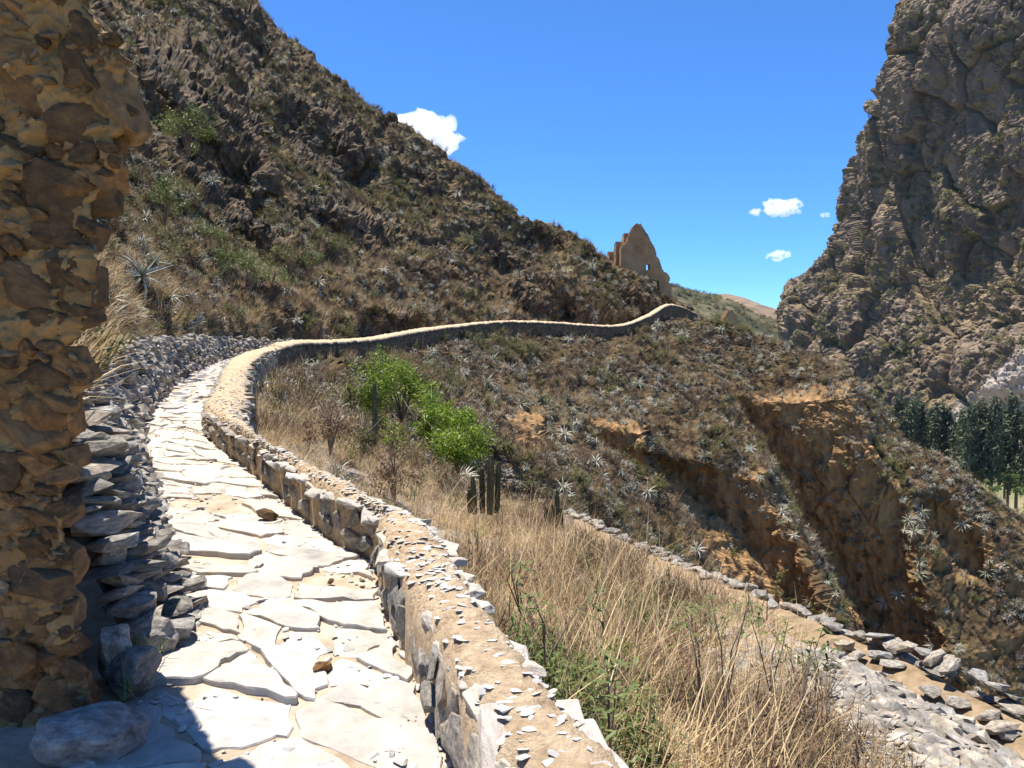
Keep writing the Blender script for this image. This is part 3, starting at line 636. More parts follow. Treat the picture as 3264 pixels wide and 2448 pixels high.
while s_ < arc[-1]:
    i0, o0 = at_arc(s_, 0), at_arc(s_, 1); t0 = at_arc(s_+.15, 0)-i0; t0 /= np.linalg.norm(t0[:2]); yaw = math.atan2(t0[1], t0[0]); near = i0[1] < 11
    acr = (o0-i0); acr[2] = 0; acr /= np.linalg.norm(acr)
    ln = random.uniform(.14, .36) if near else random.uniform(.3, .5)
    for side in (0, 1):                               # flat coping stones along both edges
        if random.random() < (.12 if side == 0 else .2): continue
        p = (i0 if side == 0 else o0)+acr*(.07 if side == 0 else -.05)*random.uniform(.2, 1.6); p[2] = i0[2]+.345+random.uniform(-.03, .02)
        it = (p, (random.gauss(0, .1), random.gauss(0, .1)+(.12 if side else -.1), yaw+random.gauss(0, .25)), (ln*1.05, random.uniform(.12, .22), random.uniform(.05, .085)))
        if near and cnt < 170: obj('coping_stone', random.choice(STONES['edge']), None, pw, *it); cnt += 1
        else: jp.append(it[0]); jr.append(it[1]); js.append(it[2])
    if near:                                          # facing slabs on the path side, darker stone standing in for shade
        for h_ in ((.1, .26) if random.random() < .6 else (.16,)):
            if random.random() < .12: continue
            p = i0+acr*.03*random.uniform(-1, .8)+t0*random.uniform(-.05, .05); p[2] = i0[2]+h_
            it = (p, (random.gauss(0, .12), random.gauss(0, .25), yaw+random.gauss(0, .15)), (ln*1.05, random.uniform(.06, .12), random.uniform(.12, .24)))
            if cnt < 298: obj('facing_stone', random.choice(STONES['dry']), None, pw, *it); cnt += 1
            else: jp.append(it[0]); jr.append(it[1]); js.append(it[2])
    else:
        for h_ in (-.5, -.25, 0, .2):
            p = o0+acr*random.uniform(.0, .06); p[2] = i0[2]+h_+random.uniform(-.06, .06)
            if random.random() < (.5 if i0[1] < 30 else .3): jp.append(p); jr.append((random.gauss(0, .1), random.gauss(0, .1), yaw)); js.append((ln*.7, .16, random.uniform(.08, .16)))
            if random.random() < .6:
                p = i0-acr*.02; p = p.copy(); p[2] = i0[2]+.15+random.uniform(-.1, .12); jp.append(p); jr.append((random.gauss(0, .1), random.gauss(0, .1), yaw)); js.append((ln, .14, random.uniform(.08, .16)))
    s_ += ln*.8
join_inst('far_stones', LOW, jp, jr, js, M['drystone_far'], pw)
cp, cr_, cs_ = [], [], []
for i in range(5600):                                 # slate chips pressed into the mud top
    s_ = random.uniform(0, 1)**1.35*22; u = min(max(random.gauss(.55, .28), .08), .95); i0, o0 = at_arc(s_, 0), at_arc(s_, 1)
    if vnoise(np.array([[s_*1.1, u*2, 3.3]]), 8)[0] < .05 and random.random() < .75: continue
    ia = np.interp(s_, sP, np.arange(len(sP))); ib = 2.3+u*5.2; a_, b_ = int(ia), int(ib); fa, fb = ia-a_, ib-b_
    p = (pg2[a_, b_]*(1-fa)+pg2[a_+1, b_]*fa)*(1-fb)+(pg2[a_, b_+1]*(1-fa)+pg2[a_+1, b_+1]*fa)*fb; p[2] += random.uniform(-.007, .004)
    k = random.uniform(.014, .045); t0 = at_arc(s_+.1, 0)-i0; yaw = math.atan2(t0[1], t0[0])
    cp.append(p); cr_.append((random.gauss(.05, .12), random.gauss(0, .14), yaw+1.57+random.gauss(0, .5))); cs_.append((k*1.8, k*1.1, k*.22))
join_inst('slate_chips', LOW, cp, cr_, cs_, M['chip'], pw)
# loose stones on the path
for i, (px, py, sz) in enumerate([(267,517,.13),(322,672,.08),(330,585,.06)]):
    d = 1.875/(.045+(py-345)/745)
    p = P(px, py, d); o = obj('loose_stone', hull_rock(700+i, n=14, sub=1), M['wallstone'], None, (p[0], p[1], p[2]+.03), (.2, .3, i), (sz*1.7, sz, sz*.8))
    tag(o, ['dark brown loose stone lying alone in the middle of the paving', 'small brown stone on the pale paving near the parapet', 'tiny brown pebble resting on a paving slab'][i], 'stone')

# ---- near mud-and-stone wall on the left
edgepx = [(93,-60),(93,0),(130,35),(139,74),(142,122),(125,134),(128,167),(117,185),(101,199),(105,231),(92,240),(99,256),(101,271),(102,295),(91,315),(85,325),(86,341),(79,350),(100,364),(102,376),(82,395),(86,423),(68,444),(76,460),(88,467),(83,483),(75,491),(75,512),(75,535),(86,571),(83,608),(78,643),(84,666),(104,694),(106,713),(100,740)]
WD = 3.3
ez = np.array([P(x-9, y, WD) for x, y in edgepx]); order = np.argsort(ez[:, 2]); ezz, exx = ez[order, 2], ez[order, 0]
nz, nx, nb = 420, 210, 50
zz = np.linspace(-.2, 3.45, nz)
wg = np.zeros((nx+nb, nz, 3)); ed = np.interp(zz, ezz, exx)-.05
for i in range(nx):
    t = i/(nx-1); wg[i, :, 0] = -4.6+(ed+4.6)*t**.7; wg[i, :, 1] = WD+.05
for i in range(nb):
    t = (i+1)/nb; wg[nx+i, :, 0] = ed+.02*math.sin(min(t*4, 1)*math.pi/2)-.62*t; wg[nx+i, :, 1] = WD+.05+.85*t**1.2
wg[..., 2] = zz[None]
wn = grid_normals(wg, (0, 0, 1.6)); d1, d2, cid = cell(wg*np.array([5.2, 5.2, 8])+np.array([0, 0, 0])+.5*fbm(wg*6, 2, 4)[..., None], 12)
dsp = .06*sstep(.02, .25, d2-d1)*(cid-.45)+.05*fbm(wg*7, 4, 13)+.03*fbm(wg*2, 2, 14)+.035*fbm(wg*15, 4, 15, .65, True)-.02
wg = wg+wn*dsp[..., None]
mw = empty('mud_wall', (-2.6, WD, 0), 'tall ochre mud mortared stone wall with its rough end beside the path', 'wall')
mw.location = (0, 0, 0)
o = obj('mortar', mesh_np('mortar', wg.reshape(-1, 3), grid_faces(nx+nb, nz), True), M['wallmud'], mw)
bm = bmesh.new(); top = [bm.verts.new(p) for p in ((-4.6, WD+.05, 3.43), (-1.9, WD+.05, 3.43), (-2.5, WD+.9, 3.43), (-4.6, WD+.9, 3.43))]; bm.faces.new(top)
bk = [bm.verts.new(p) for p in ((-4.6, WD+.91, -.2), (-2.5, WD+.91, -.2), (-2.5, WD+.91, 3.45), (-4.6, WD+.91, 3.45))]; bm.faces.new(bk)
me = bpy.data.meshes.new('rear_face'); bm.to_mesh(me); bm.free(); obj('rear_face', me, M['wallmud'], mw)
placed = []
for t in range(7000):
    if len(placed) > 282: break
    px, py = random.uniform(-60, 145) if t % 3 else random.uniform(-430, -60), random.uniform(-30, 745); x, _, z = P(px, py, WD)
    lim = np.interp(z, ezz, exx)
    big = t < 2400; r = random.uniform(.1, .19) if big else random.uniform(.035, .08)
    if x+r*1.25 > lim: continue
    if any((x-a)**2/1.9+(z-b)**2*1.5 < (r+c)**2*.5 for a, b, c in placed): continue
    placed.append((x, z, r)); ang = -random.gauss(.42, .3) if py < 330 else -random.gauss(.1, .3)
    rot = Matrix.Rotation(-ang, 3, 'Y') @ Euler((random.gauss(0, .2), 0, random.gauss(0, .25))).to_matrix()
    obj('stone', random.choice(STONES['wall']), None, mw, (x, WD+.05+.58*r-random.uniform(.015, .045), z), rot.to_euler(), (r*random.uniform(2.1, 3.1), r*1.15, r*random.uniform(1.1, 1.8)))
for (px, py, sx, sz, a) in [(128,60,.36,.14,-.9),(140,98,.2,.28,.1),(128,155,.3,.14,-.6),(104,182,.16,.12,0),(92,224,.2,.16,-.5),(92,285,.17,.24,0),(88,318,.16,.1,.2),(88,368,.18,.17,.2),(72,412,.24,.26,0),(72,468,.2,.13,.2),(70,520,.2,.12,0),(72,575,.22,.18,-.3),(70,625,.22,.2,.2),(74,660,.18,.12,.3),(88,705,.3,.22,0)]:
    x, _, z = P(px-9, py, WD); obj('stone', random.choice(STONES['wall']), None, mw, (x-.03-sx*.5, WD+.16, z), (0, -a, random.uniform(-.2, .2)), (sx*1.1, .3, sz*1.1))

ip_ = RNG.integers(20, nx+20, 900); jp_ = RNG.integers(4, nz-4, 900)      # small stones pressed into the mortar
M['wallchip'] = rockmat('wall_chips', [(.25, (.06, .042, .026)), (.5, (.2, .13, .066)), (.75, (.38, .25, .12))], 6, 'pos', bump=.8, var=.35, attr='tint')
kk = RNG.uniform(.015, .055, 900); join_inst('small_stones', LOW, wg[ip_, jp_], RNG.normal(0, .4, (900, 3)), np.stack([kk*1.7, kk, kk*.9], 1), M['wallchip'], mw)
# ---- lower terrace wall
tl = np.array([(5.2,3.0,-2.0),(4.75,5.2,-1.88),(4.39,6.7,-1.76),(3.56,9.9,-1.95),(2.37,13.8,-2.25),(1.2,18.6,-2.6)])
tf = cr(tl, 30); ta = np.concatenate([[0], np.cumsum(np.linalg.norm(np.diff(tf, axis=0), axis=1))])
tw = empty('terrace_wall', (0, 0, 0), 'lower drystone terrace wall of flat grey slabs beyond the dry grass', 'wall')
q = np.stack([np.stack([tf[:, 0]+dx, tf[:, 1]+dx*.3, tf[:, 2]+dz], 1) for dx, dz in ((-.28, -.12), (-.1, .0), (.12, .03), (.3, -.06), (.36, -1.2), (.5, -3))], 1)
q += .04*fbm(q*3, 3, 44)[..., None]
obj('earth_core', mesh_np('terrace_core', q.reshape(-1, 3), grid_faces(*q.shape[:2]), True), M['terrace'], tw)
cnt = 0; s_ = 0
while s_ < ta[-1]:
    b0 = np.array([np.interp(s_, ta, tf[:, i]) for i in range(3)])
    near = b0[1] < 8.4
    for h_, off in (((0, .25), (.1, .3), (.19, .22), (.03, -.12)) if near else ((.02, .26), (.08, .2))):
        if random.random() < .12: continue
        ln = random.uniform(.16, .38)
        p = b0+np.array([off+random.uniform(-.1, .1), random.uniform(-.15, .15), h_+random.uniform(-.02, .03)])
        if cnt < 298: obj('slab', random.choice(STONES['dry']), None, tw, p, (random.gauss(0, .15), random.gauss(0, .15), random.uniform(0, 3.1)), (ln, random.uniform(.15, .3), random.uniform(.06, .13))); cnt += 1
    s_ += random.uniform(.18, .3)

# ------------------------------------------------------------------ plants: shapes as (verts, tris, tint offset)
def strip(base_, d, length, width, droop, nseg=4, vee=0., tip=.06, side=None):
    d = np.array(d, float); d /= np.linalg.norm(d); b = np.array(base_, float)
    if side is None: side = np.cross(d, [0, 0, 1.]);
    if np.linalg.norm(side) < 1e-3: side = np.array([1., 0, 0])
    side = side/np.linalg.norm(side); vs = []; p = b.copy(); dd_ = d.copy(); cols_ = 3 if vee else 2
    for i in range(nseg+1):
        t = i/nseg; wd = width*(1-(1-tip)*t**1.6)*(.75+.25*math.sin(min(t*3, 1.57)))
        up = np.cross(side, dd_)
        if vee: vs += [p-side*wd/2+up*vee*wd, p, p+side*wd/2+up*vee*wd]
        else: vs += [p-side*wd/2, p+side*wd/2]
        dd_ = dd_+np.array([0, 0, -droop/nseg]); dd_ /= np.linalg.norm(dd_); p = p+dd_*length/nseg
    f = []
    for i in range(nseg):
        for j in range(cols_-1):
            a = i*cols_+j; f += [[a, a+1, a+cols_+1], [a, a+cols_+1, a+cols_]]
    return np.array(vs), np.array(f)
def merge(parts, offs=None):
    VS, FS, TS = [], [], []; o_ = 0
    for i, (v, f) in enumerate(parts):
        VS.append(v); FS.append(f+o_); TS.append(np.full(len(v), offs[i] if offs is not None else 0.)); o_ += len(v)
    return np.concatenate(VS), np.concatenate(FS), np.concatenate(TS)
def rosette(seed, n=30, length=.5, width=.055):
    r = random.Random(seed); parts = []; offs = []
    for i in range(n):
        a = i*2.39996+r.uniform(-.2, .2); el = R(80)-R(95)*(i/n)**.8+r.uniform(-.1, .1); L = length*r.uniform(.75, 1.05)
        d = (math.cos(a)*math.cos(el), math.sin(a)*math.cos(el), math.sin(el)); parts.append(strip((d[0]*.03, d[1]*.03, .08), d, L, width, r.uniform(.6, 1.3), 5, .28)); offs.append(r.uniform(-.2, .2))
    return merge(parts, offs)
def dead_skirt(seed, n=16, length=.4):
    r = random.Random(seed); parts = []
    for i in range(n):
        a = r.uniform(0, 6.28); d = (math.cos(a), math.sin(a), r.uniform(-.5, .1)); parts.append(strip((0, 0, .02), d, length*r.uniform(.6, 1), .04, 1.2, 3))
    return merge(parts)
def cushion(seed, n=70, rad=.3):
    """low spiky shrub cushion"""
    r = random.Random(seed); parts = []; offs = []
    for i in range(n):
        a = r.uniform(0, 6.28); el = math.asin(r.uniform(-.1, 1)); d = np.array((math.cos(a)*math.cos(el), math.sin(a)*math.cos(el), math.sin(el)*.9))
        k = r.uniform(.25, .7); parts.append(strip(d*rad*k, d+np.array([r.gauss(0, .4), r.gauss(0, .4), r.gauss(0, .3)]), rad*r.uniform(.35, .6), .05, r.uniform(0, .5), 2)); offs.append(r.uniform(-.25, .25))
    return merge(parts, offs)
def twigs(seed, n=26, length=.5, leaves=2, leafsize=.04, spread=.9):
    r = random.Random(seed); parts = []; offs = []
    for i in range(n):
        a = r.uniform(0, 6.28); d = np.array((math.cos(a)*spread*r.random(), math.sin(a)*spread*r.random(), 1.)); L = length*r.uniform(.5, 1.1)
        b = np.array((r.gauss(0, .05), r.gauss(0, .05), 0)); parts.append(strip(b, d, L, .014, r.uniform(-.1, .5), 3, tip=.3)); offs.append(-.15)
        for j in range(leaves):
            q = b+d/np.linalg.norm(d)*L*r.uniform(.35, 1); dl = (r.gauss(0, 1), r.gauss(0, 1), r.gauss(.2, .7)); parts.append(strip(q, dl, leafsize*r.uniform(.8, 1.6), leafsize*.6, .3, 1, tip=.2)); offs.append(r.uniform(-.3, .3))
    return merge(parts, offs)
def tuft(seed, n=26, length=.5, width=.012, spread=.6, curl=1.0):
    r = random.Random(seed); parts = []; offs = []
    for i in range(n):
        a = r.uniform(0, 6.28); k = spread*r.random(); d = (math.cos(a)*k, math.sin(a)*k, 1); parts.append(strip((r.gauss(0, .05), r.gauss(0, .05), -.02), d, length*r.uniform(.5, 1.15), width, r.uniform(.2, 1.4)*curl, 3)); offs.append(r.uniform(-.3, .3))
    return merge(parts, offs)
def leaf_cloud(seed, n, rad, leaf, clumps=9, squash=.75):
    """leaves gathered in uneven clumps"""
    r = random.Random(seed); parts = []; offs = []; cs = []
    for i in range(clumps):
        a = r.uniform(0, 6.28); e = math.asin(r.uniform(-.4, 1)); k = r.uniform(.35, 1.0); cs.append((np.array((math.cos(a)*math.cos(e)*k, math.sin(a)*math.cos(e)*k, math.sin(e)*k*squash))*rad, rad*r.uniform(.18, .42), r.uniform(-.2, .2)))
    for i in range(n):
        c, cr2, to = r.choice(cs); d = np.array((r.gauss(0, 1), r.gauss(0, 1), r.gauss(0, 1))); d /= np.linalg.norm(d)
        q = c+d*cr2*r.uniform(.3, 1.05); dl = (r.gauss(0, 1), r.gauss(0, 1), r.gauss(0, .6)); parts.append(strip(q, dl, leaf*r.uniform(.7, 1.4), leaf*.5, .4, 1, tip=.25, side=np.array([r.gauss(0, 1), r.gauss(0, 1), r.gauss(0, .4)]))); offs.append(to+r.uniform(-.15, .15))
    return merge(parts, offs)
def tube(pts, rads, k=6):
    pts = np.array(pts, float); v = []; f = []
    for i, p in enumerate(pts):
        d = pts[min(i+1, len(pts)-1)]-pts[max(i-1, 0)]; d /= np.linalg.norm(d)
        a = np.cross(d, [.3, .9, .2]); a /= np.linalg.norm(a); b = np.cross(d, a)
        for j in range(k):
            t = 2*math.pi*j/k; v.append(p+(a*math.cos(t)+b*math.sin(t))*rads[i])
    for i in range(len(pts)-1):
        for j in range(k):
            a0, b0 = i*k+j, i*k+(j+1) % k; f += [[a0, b0, b0+k], [a0, b0+k, a0+k]]
    v.append(pts[-1]); e = len(v)-1
    for j in range(k): f.append([(len(pts)-1)*k+j, (len(pts)-1)*k+(j+1) % k, e])
    return np.array(v), np.array(f)
def me_of(name, shape, m, smooth=False):
    me = mesh_np(name, shape[0], shape[1], smooth, {'tint': shape[2] if len(shape) > 2 else np.zeros(len(shape[0]))}); me.materials.append(m); return me

def sample(g, n, rock, count, wpow=1., mask=None, rockmax=.5, seed=0):
    """random places on a terrain sheet, weighted by area and nearness"""
    rg = np.random.default_rng(seed); c = (g[:-1, :-1]+g[1:, 1:])/2
    ar = np.linalg.norm(np.cross(g[1:, :-1]-g[:-1, :-1], g[:-1, 1:]-g[:-1, :-1]), axis=-1)
    px, py, dep = proj(c); wgt = ar/np.maximum(dep, 2)**wpow
    wgt = wgt*((px > -90) & (px < 1110) & (py > -60) & (py < 850))
    facing = (n[:-1, :-1]*(np.array([0, 0, EYE])-c)).sum(-1); wgt = wgt*(facing > -.05*dep)
    wgt = wgt*np.where(rock[:-1, :-1] > rockmax, .2, 1)
    if mask is not None: wgt = wgt*mask(px, py, c)
    fl = wgt.ravel(); idx = rg.choice(len(fl), count, p=fl/fl.sum()); i, j = np.unravel_index(idx, wgt.shape)
    a, b = rg.random((count, 1)), rg.random((count, 1))
    p = (g[i, j]*(1-a)+g[i+1, j]*a)*(1-b)+(g[i, j+1]*(1-a)+g[i+1, j+1]*a)*b
    return p, n[i, j]
def upish(n, k=.55): v = n*k+np.array([0, 0, 1-k]); return v/np.linalg.norm(v, axis=-1, keepdims=True)
patch = lambda wl, seed, lo, hi: (lambda px, py, c: sstep(lo, hi, fbm(c/wl, 2, seed))+.03)

CUSH = [cushion(i, 60) for i in range(4)]; TWIG = [twigs(i, 22) for i in range(4)]; OLIVE = [twigs(20+i, 24, .45, 5, .06) for i in range(4)]
TUFT = [tuft(i) for i in range(4)]; ROS = [rosette(i) for i in range(5)]; ROSL = [rosette(30+i, 18, .5, .07) for i in range(3)]
def stuff(name, label, cat, var, pts, s0, s1, m, k=.5, tilt=True):
    p, n = pts; rot = rot_to(upish(n, k)); scl = np.random.default_rng(len(p)).uniform(s0, s1, len(p))
    tag(gn_inst(name, [me_of(name, q, m) for q in var], p, rot, scl), label, cat)
for nm, g, n, r, q, where in (('hill', Hg, Hn, Hr, 1.0, 'hillside above the path'), ('slope', Sg, Sn, Sr, .85, 'gully slope below the far path')):
    far = (lambda px, py, c: (c[..., 1] > 20)*1.) if nm == 'slope' else (lambda px, py, c: 1.)
    mk = lambda wl, sd, lo, hi: (lambda px, py, c: patch(wl, sd, lo, hi)(px, py, c)*far(px, py, c))
    stuff('grey_scrub', 'low grey cushion scrub covering the '+where, 'scrub', CUSH, sample(g, n, r, int(4200*q), .8, mk(6, 51, -.3, .2), seed=1), .6, 1.7, M['grey_scrub'])
    stuff('brown_scrub', 'dry brown twiggy scrub covering the '+where, 'scrub', TWIG, sample(g, n, r, int(3000*q), .8, mk(8, 52, -.3, .3), seed=2), .8, 1.9, M['brown_scrub'])
    stuff('olive_scrub', 'small olive leafed scrub on the '+where, 'scrub', OLIVE, sample(g, n, r, int(1900*q), .8, mk(7, 53, .0, .35), seed=3), .8, 2.0, M['olive_scrub'])
    stuff('dry_grass', 'tufts of dry tan grass on the '+where, 'grass', TUFT, sample(g, n, r, int(2200*q), .8, mk(9, 54, -.15, .3), seed=4), .6, 1.5, M['straw'])
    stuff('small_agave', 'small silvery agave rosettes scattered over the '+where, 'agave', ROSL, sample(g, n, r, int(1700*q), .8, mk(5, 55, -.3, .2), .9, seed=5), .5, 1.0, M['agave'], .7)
stuff('mountain_scrub', 'dark scrub dotted over the ledges of the mountain wall', 'scrub', CUSH, sample(Cg, Cn, Cr, 5000, 0, lambda px, py, c: sstep(-.2, .3, fbm(c/45, 2, 66)), .6, seed=9), 4, 11, M['olive_scrub'])
stuff('far_scrub', 'dark scrub dotted over the far olive hill', 'scrub', CUSH, sample(fh1[1], fh1[2], fh1[1][..., 0]*0, 1500, 0, lambda px, py, c: (px > 650)*1., seed=10), 8, 18, M['olive_scrub'])
stuff('bank_grass', 'golden dry grass on the bank above the drystone wall and far path', 'grass', TUFT, sample(Hg, Hn, Hr, 3600, .9, lambda px, py, c: sstep(13, 4, c[..., 2])*patch(6, 81, -.35, .1)(px, py, c), seed=31), .6, 1.5, M['straw'])
# individual agaves
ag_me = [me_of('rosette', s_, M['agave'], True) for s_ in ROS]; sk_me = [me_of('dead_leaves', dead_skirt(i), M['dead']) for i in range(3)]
def agave(p, n, sc_, label, group):
    t = empty('agave', p, label, 'agave', group); t.rotation_euler = rot_to(upish(np.array(n), .55))[0]; t.scale = (sc_,)*3
    obj('rosette', random.choice(ag_me), None, t); obj('dead_leaves', random.choice(sk_me), None, t)
inview = lambda px, py, c: ((px > 110) & (px < 1020) & (py > 3) & (py < 700))*1.
p, n = sample(Hg, Hn, Hr, 130, .9, inview, .9, seed=11)
def where_h(q):
    x = proj(q)[0]
    return 'below the gable ruin' if q[1] > 72 else 'on the steep slope above the far path wall' if q[1] > 52 and x > 330 else 'on the grassy bank above the drystone wall' if q[2] < 9 else 'high among the outcrops of the hillside'
def where_s(q):
    x = float(proj(q)[0])
    return 'right of the orange cliff' if x > 905 else 'on the orange cliff' if x > 720 and q[2] < -3 else 'on the crest above the orange cliff' if x > 690 else 'on the slab left of the orange cliff' if q[2] < -6 else 'just below the far path wall' if q[2] > -1 else 'in the brown scrub of the gully'
for a, b in zip(p, n): agave(a, b, random.uniform(.9, 1.8), 'silvery spiked agave rosette '+where_h(a), 'agaves '+where_h(a))
p, n = sample(Sg, Sn, Sr, 150, .7, lambda px, py, c: inview(px, py, c)*(c[..., 1] > 24), .9, seed=12)
for a, b in zip(p, n): agave(a, b, random.uniform(.9, 1.8), 'silvery spiked agave rosette '+where_s(a), 'agaves '+where_s(a))

def ground_at(g, px, py):
    x, y, d = proj(g); i = np.argmin((x-px)**2+(y-py)**2+np.where(d < 1, 1e6, 0)); return g.reshape(-1, 3)[i]
def near_surface(g, n, px, py):
    """nearest-to-camera point of a sheet under a pixel"""
    x, y, d = proj(g); dd = np.hypot(x-px, y-py); ok = dd < max(6, dd.min()+3); dm = np.where(ok, d, 1e9); i = np.argmin(dm); return g.reshape(-1, 3)[i], n.reshape(-1, 3)[i]
for (px, py, s_, lab) in [(136,272,2.3,'big dark green agave with long arching leaves beside the mud wall'),(150,258,1.6,'agave crowded behind the biggest agave beside the mud wall'),(205,262,1.2,'agave cluster on the grassy bank above the drystone wall'),(340,478,1.0,'agave with bleached drooping leaves just behind the parapet'),(316,410,.9,'pale agave in the dry grass inside the bend of the parapet')]:
    a, b = near_surface(Hg, Hn, px, py) if py < 300 else near_surface(Sg, Sn, px, py)
    agave(a, b, s_, lab, None)

# ---- near slope: straw, stalks, weeds
nearm = lambda px, py, c: ((c[..., 1] < 26) & (c[..., 2] > -3.6))*sstep(.25, .9, np.interp(c[..., 1], tl[:, 1], tl[:, 0])-.1-np.interp(c[..., 1], [3, 6.5, 8.5], [1.3, 1.0, .0])-c[..., 0])
STRAW = [tuft(60+i, 26, .5, .007, 2.2, 1.9) for i in range(6)]; STALK = [tuft(80+i, 7, .95, .011, .9, .7) for i in range(5)]; DRYTW = [twigs(70+i, 24, .45, 4, .022, 2.4) for i in range(4)]
stuff('straw_grass', 'thick tangle of dry straw grass on the near slope beyond the parapet', 'grass', STRAW, sample(Sg, Sn, Sr, 5200, 1.5, lambda px, py, c: nearm(px, py, c)*(patch(1.3, 83, -.5, .1)(px, py, c)+.1), seed=21), .55, 1.25, M['straw'], .4)
stuff('dry_stalks', 'tall bent dry stalks standing in the straw beyond the parapet', 'grass', STALK, sample(Sg, Sn, Sr, 420, 1.4, lambda px, py, c: nearm(px, py, c)*(patch(2.5, 57, 0, .3)(px, py, c)), seed=22), .6, 1.2, M['straw'], .3)
stuff('dry_undergrowth', 'brown dry undergrowth of fine twigs on the near slope', 'scrub', DRYTW, sample(Sg, Sn, Sr, 800, 1.4, lambda px, py, c: nearm(px, py, c)*(patch(2.5, 58, -.1, .25)(px, py, c)), seed=23), .6, 1.4, M['brown_scrub'], .4)
GREENW = [twigs(90+i, 12, .4, 7, .05, .7) for i in range(4)]
stuff('green_undergrowth', 'sparse green weeds among the straw on the near slope', 'weeds', GREENW, sample(Sg, Sn, Sr, 200, 1.3, lambda px, py, c: nearm(px, py, c)*(patch(2, 59, .1, .35)(px, py, c)), seed=24), .6, 1.2, M['weed'], .3)

# ------------------------------------------------------------------ ruin
def ragged_wall(name, outline, holes, origin, ux, thick, cellsz, m, parent, seed):
    """wall of small cells inside an outline (metres along ux, metres up)"""
    xs = [q[0] for q in outline]; zs = [q[1] for q in outline]
    nx_, nz_ = int((max(xs)-min(xs))/cellsz)+2, int((max(zs)-min(zs))/cellsz)+2
    X, Z = np.meshgrid(min(xs)+(np.arange(nx_)+.5)*cellsz, min(zs)+(np.arange(nz_)+.5)*cellsz, indexing='ij')
    jit = .25*vnoise(np.stack([X*1.7, Z*1.7, X*0+seed], -1), seed)
    ins = inpoly(X+jit, Z+jit*.7, outline) > 0
    for h in holes: ins &= ~((X > h[0]) & (X < h[2]) & (Z > h[1]) & (Z < h[3]))
    ux = np.array(ux, float); ux /= np.linalg.norm(ux); uy = np.array([-ux[1], ux[0], 0]); org = np.array(origin, float)
    vid = {}; v = []; f = []
    def vert(i, j, s):
        k = (i, j, s)
        if k not in vid:
            x, z = min(xs)+i*cellsz, min(zs)+j*cellsz; d = .07*mnoise.noise(Vector((x*1.3, z*1.3, seed+s*9)))+.03*mnoise.noise(Vector((x*4, z*4, seed+s*9)))
            vid[k] = len(v); v.append(org+ux*x+uy*(thick*s+d)+np.array([0, 0, z]))
        return vid[k]
    for i in range(nx_):
        for j in range(nz_):
            if not ins[i, j]: continue
            f.append([vert(i, j, 0), vert(i+1, j, 0), vert(i+1, j+1, 0), vert(i, j+1, 0)]); f.append([vert(i, j+1, 1), vert(i+1, j+1, 1), vert(i+1, j, 1), vert(i, j, 1)])
            for di, dj, a, b in ((-1, 0, (0, 1), (0, 0)), (1, 0, (1, 0), (1, 1)), (0, -1, (0, 0), (1, 0)), (0, 1, (1, 1), (0, 1))):
                ii, jj = i+di, j+dj
                if ii < 0 or jj < 0 or ii >= nx_ or jj >= nz_ or not ins[ii, jj]:
                    f.append([vert(i+a[0], j+a[1], 1), vert(i+a[0], j+a[1], 0), vert(i+b[0], j+b[1], 0), vert(i+b[0], j+b[1], 1)][::1])
    return obj(name, mesh_np(name, np.array(v), np.array(f)), m, parent)
RD = 86.
def rpx(px, py): p = P(px, py, RD); return p[0], p[2]
x0, zb = rpx(621, 300)
sil = [(621,310),(621,268),(621.5,247),(622,246),(627,243),(630,233),(633,227),(637,223),(641,224),(645,227),(651,239),(657,251),(662,264),(666,271),(671,273),(673,290),(674.5,306),(674,312)]
outl = [(rpx(a, b)[0]-x0, rpx(a, b)[1]-zb) for a, b in sil]
def hol(a, b, c, d): q, r_ = rpx(a, d), rpx(c, b); return (q[0]-x0, q[1]-zb, r_[0]-x0, r_[1]-zb)
ruin = empty('gable_ruin', (x0, RD, zb), 'roofless tan adobe gable of a ruined building standing on the spur', 'ruin')
ruin.location = (0, 0, 0)
ragged_wall('gable_wall', outl, [hol(646.5, 264, 650.5, 270), hol(653.5, 280.5, 660.5, 300)], (x0, RD, zb), (1, .12, 0), .8, .11, M['adobe'], ruin, 3)
for k in range(4):                                    # buttress-like jambs of the long side wall, falling away to the rear
    yy = RD+1.0+k*2.1; xx = x0+.3-.6*k; h = [7.6, 6.9, 6.1, 5.2][k]
    ragged_wall('side_pier', [(0, -1), (1.25, -1), (1.25, h*.93), (.9, h), (.3, h*.97), (0, h*.9)], [], (xx, yy+1.2, zb+.2), (.12, -1, 0), .75, .13, M['adobe'], ruin, 10+k)
    if k < 3: ragged_wall('side_infill', [(0, -1), (.9, -1), (.9, h*.55), (.5, h*.6), (0, h*.5)], [], (xx-.1+.25, yy+2.1, zb+.2), (.12, -1, 0), .4, .15, M['adobe'], ruin, 20+k)
x1, z1 = P(722, 330, 84)[0], P(722, 330, 84)[2]
r2 = empty('small_ruin', (0, 0, 0), 'small broken wedge of adobe wall on the crest right of the gable', 'ruin')
ragged_wall('gable_wall', [(0, -1), (0, .9), (.9, 2.3), (1.3, 2.2), (2.4, 1.0), (3.4, -.2), (3.6, -1)], [], (x1, 84, z1), (1, .35, 0), .7, .12, M['adobe'], r2, 31)

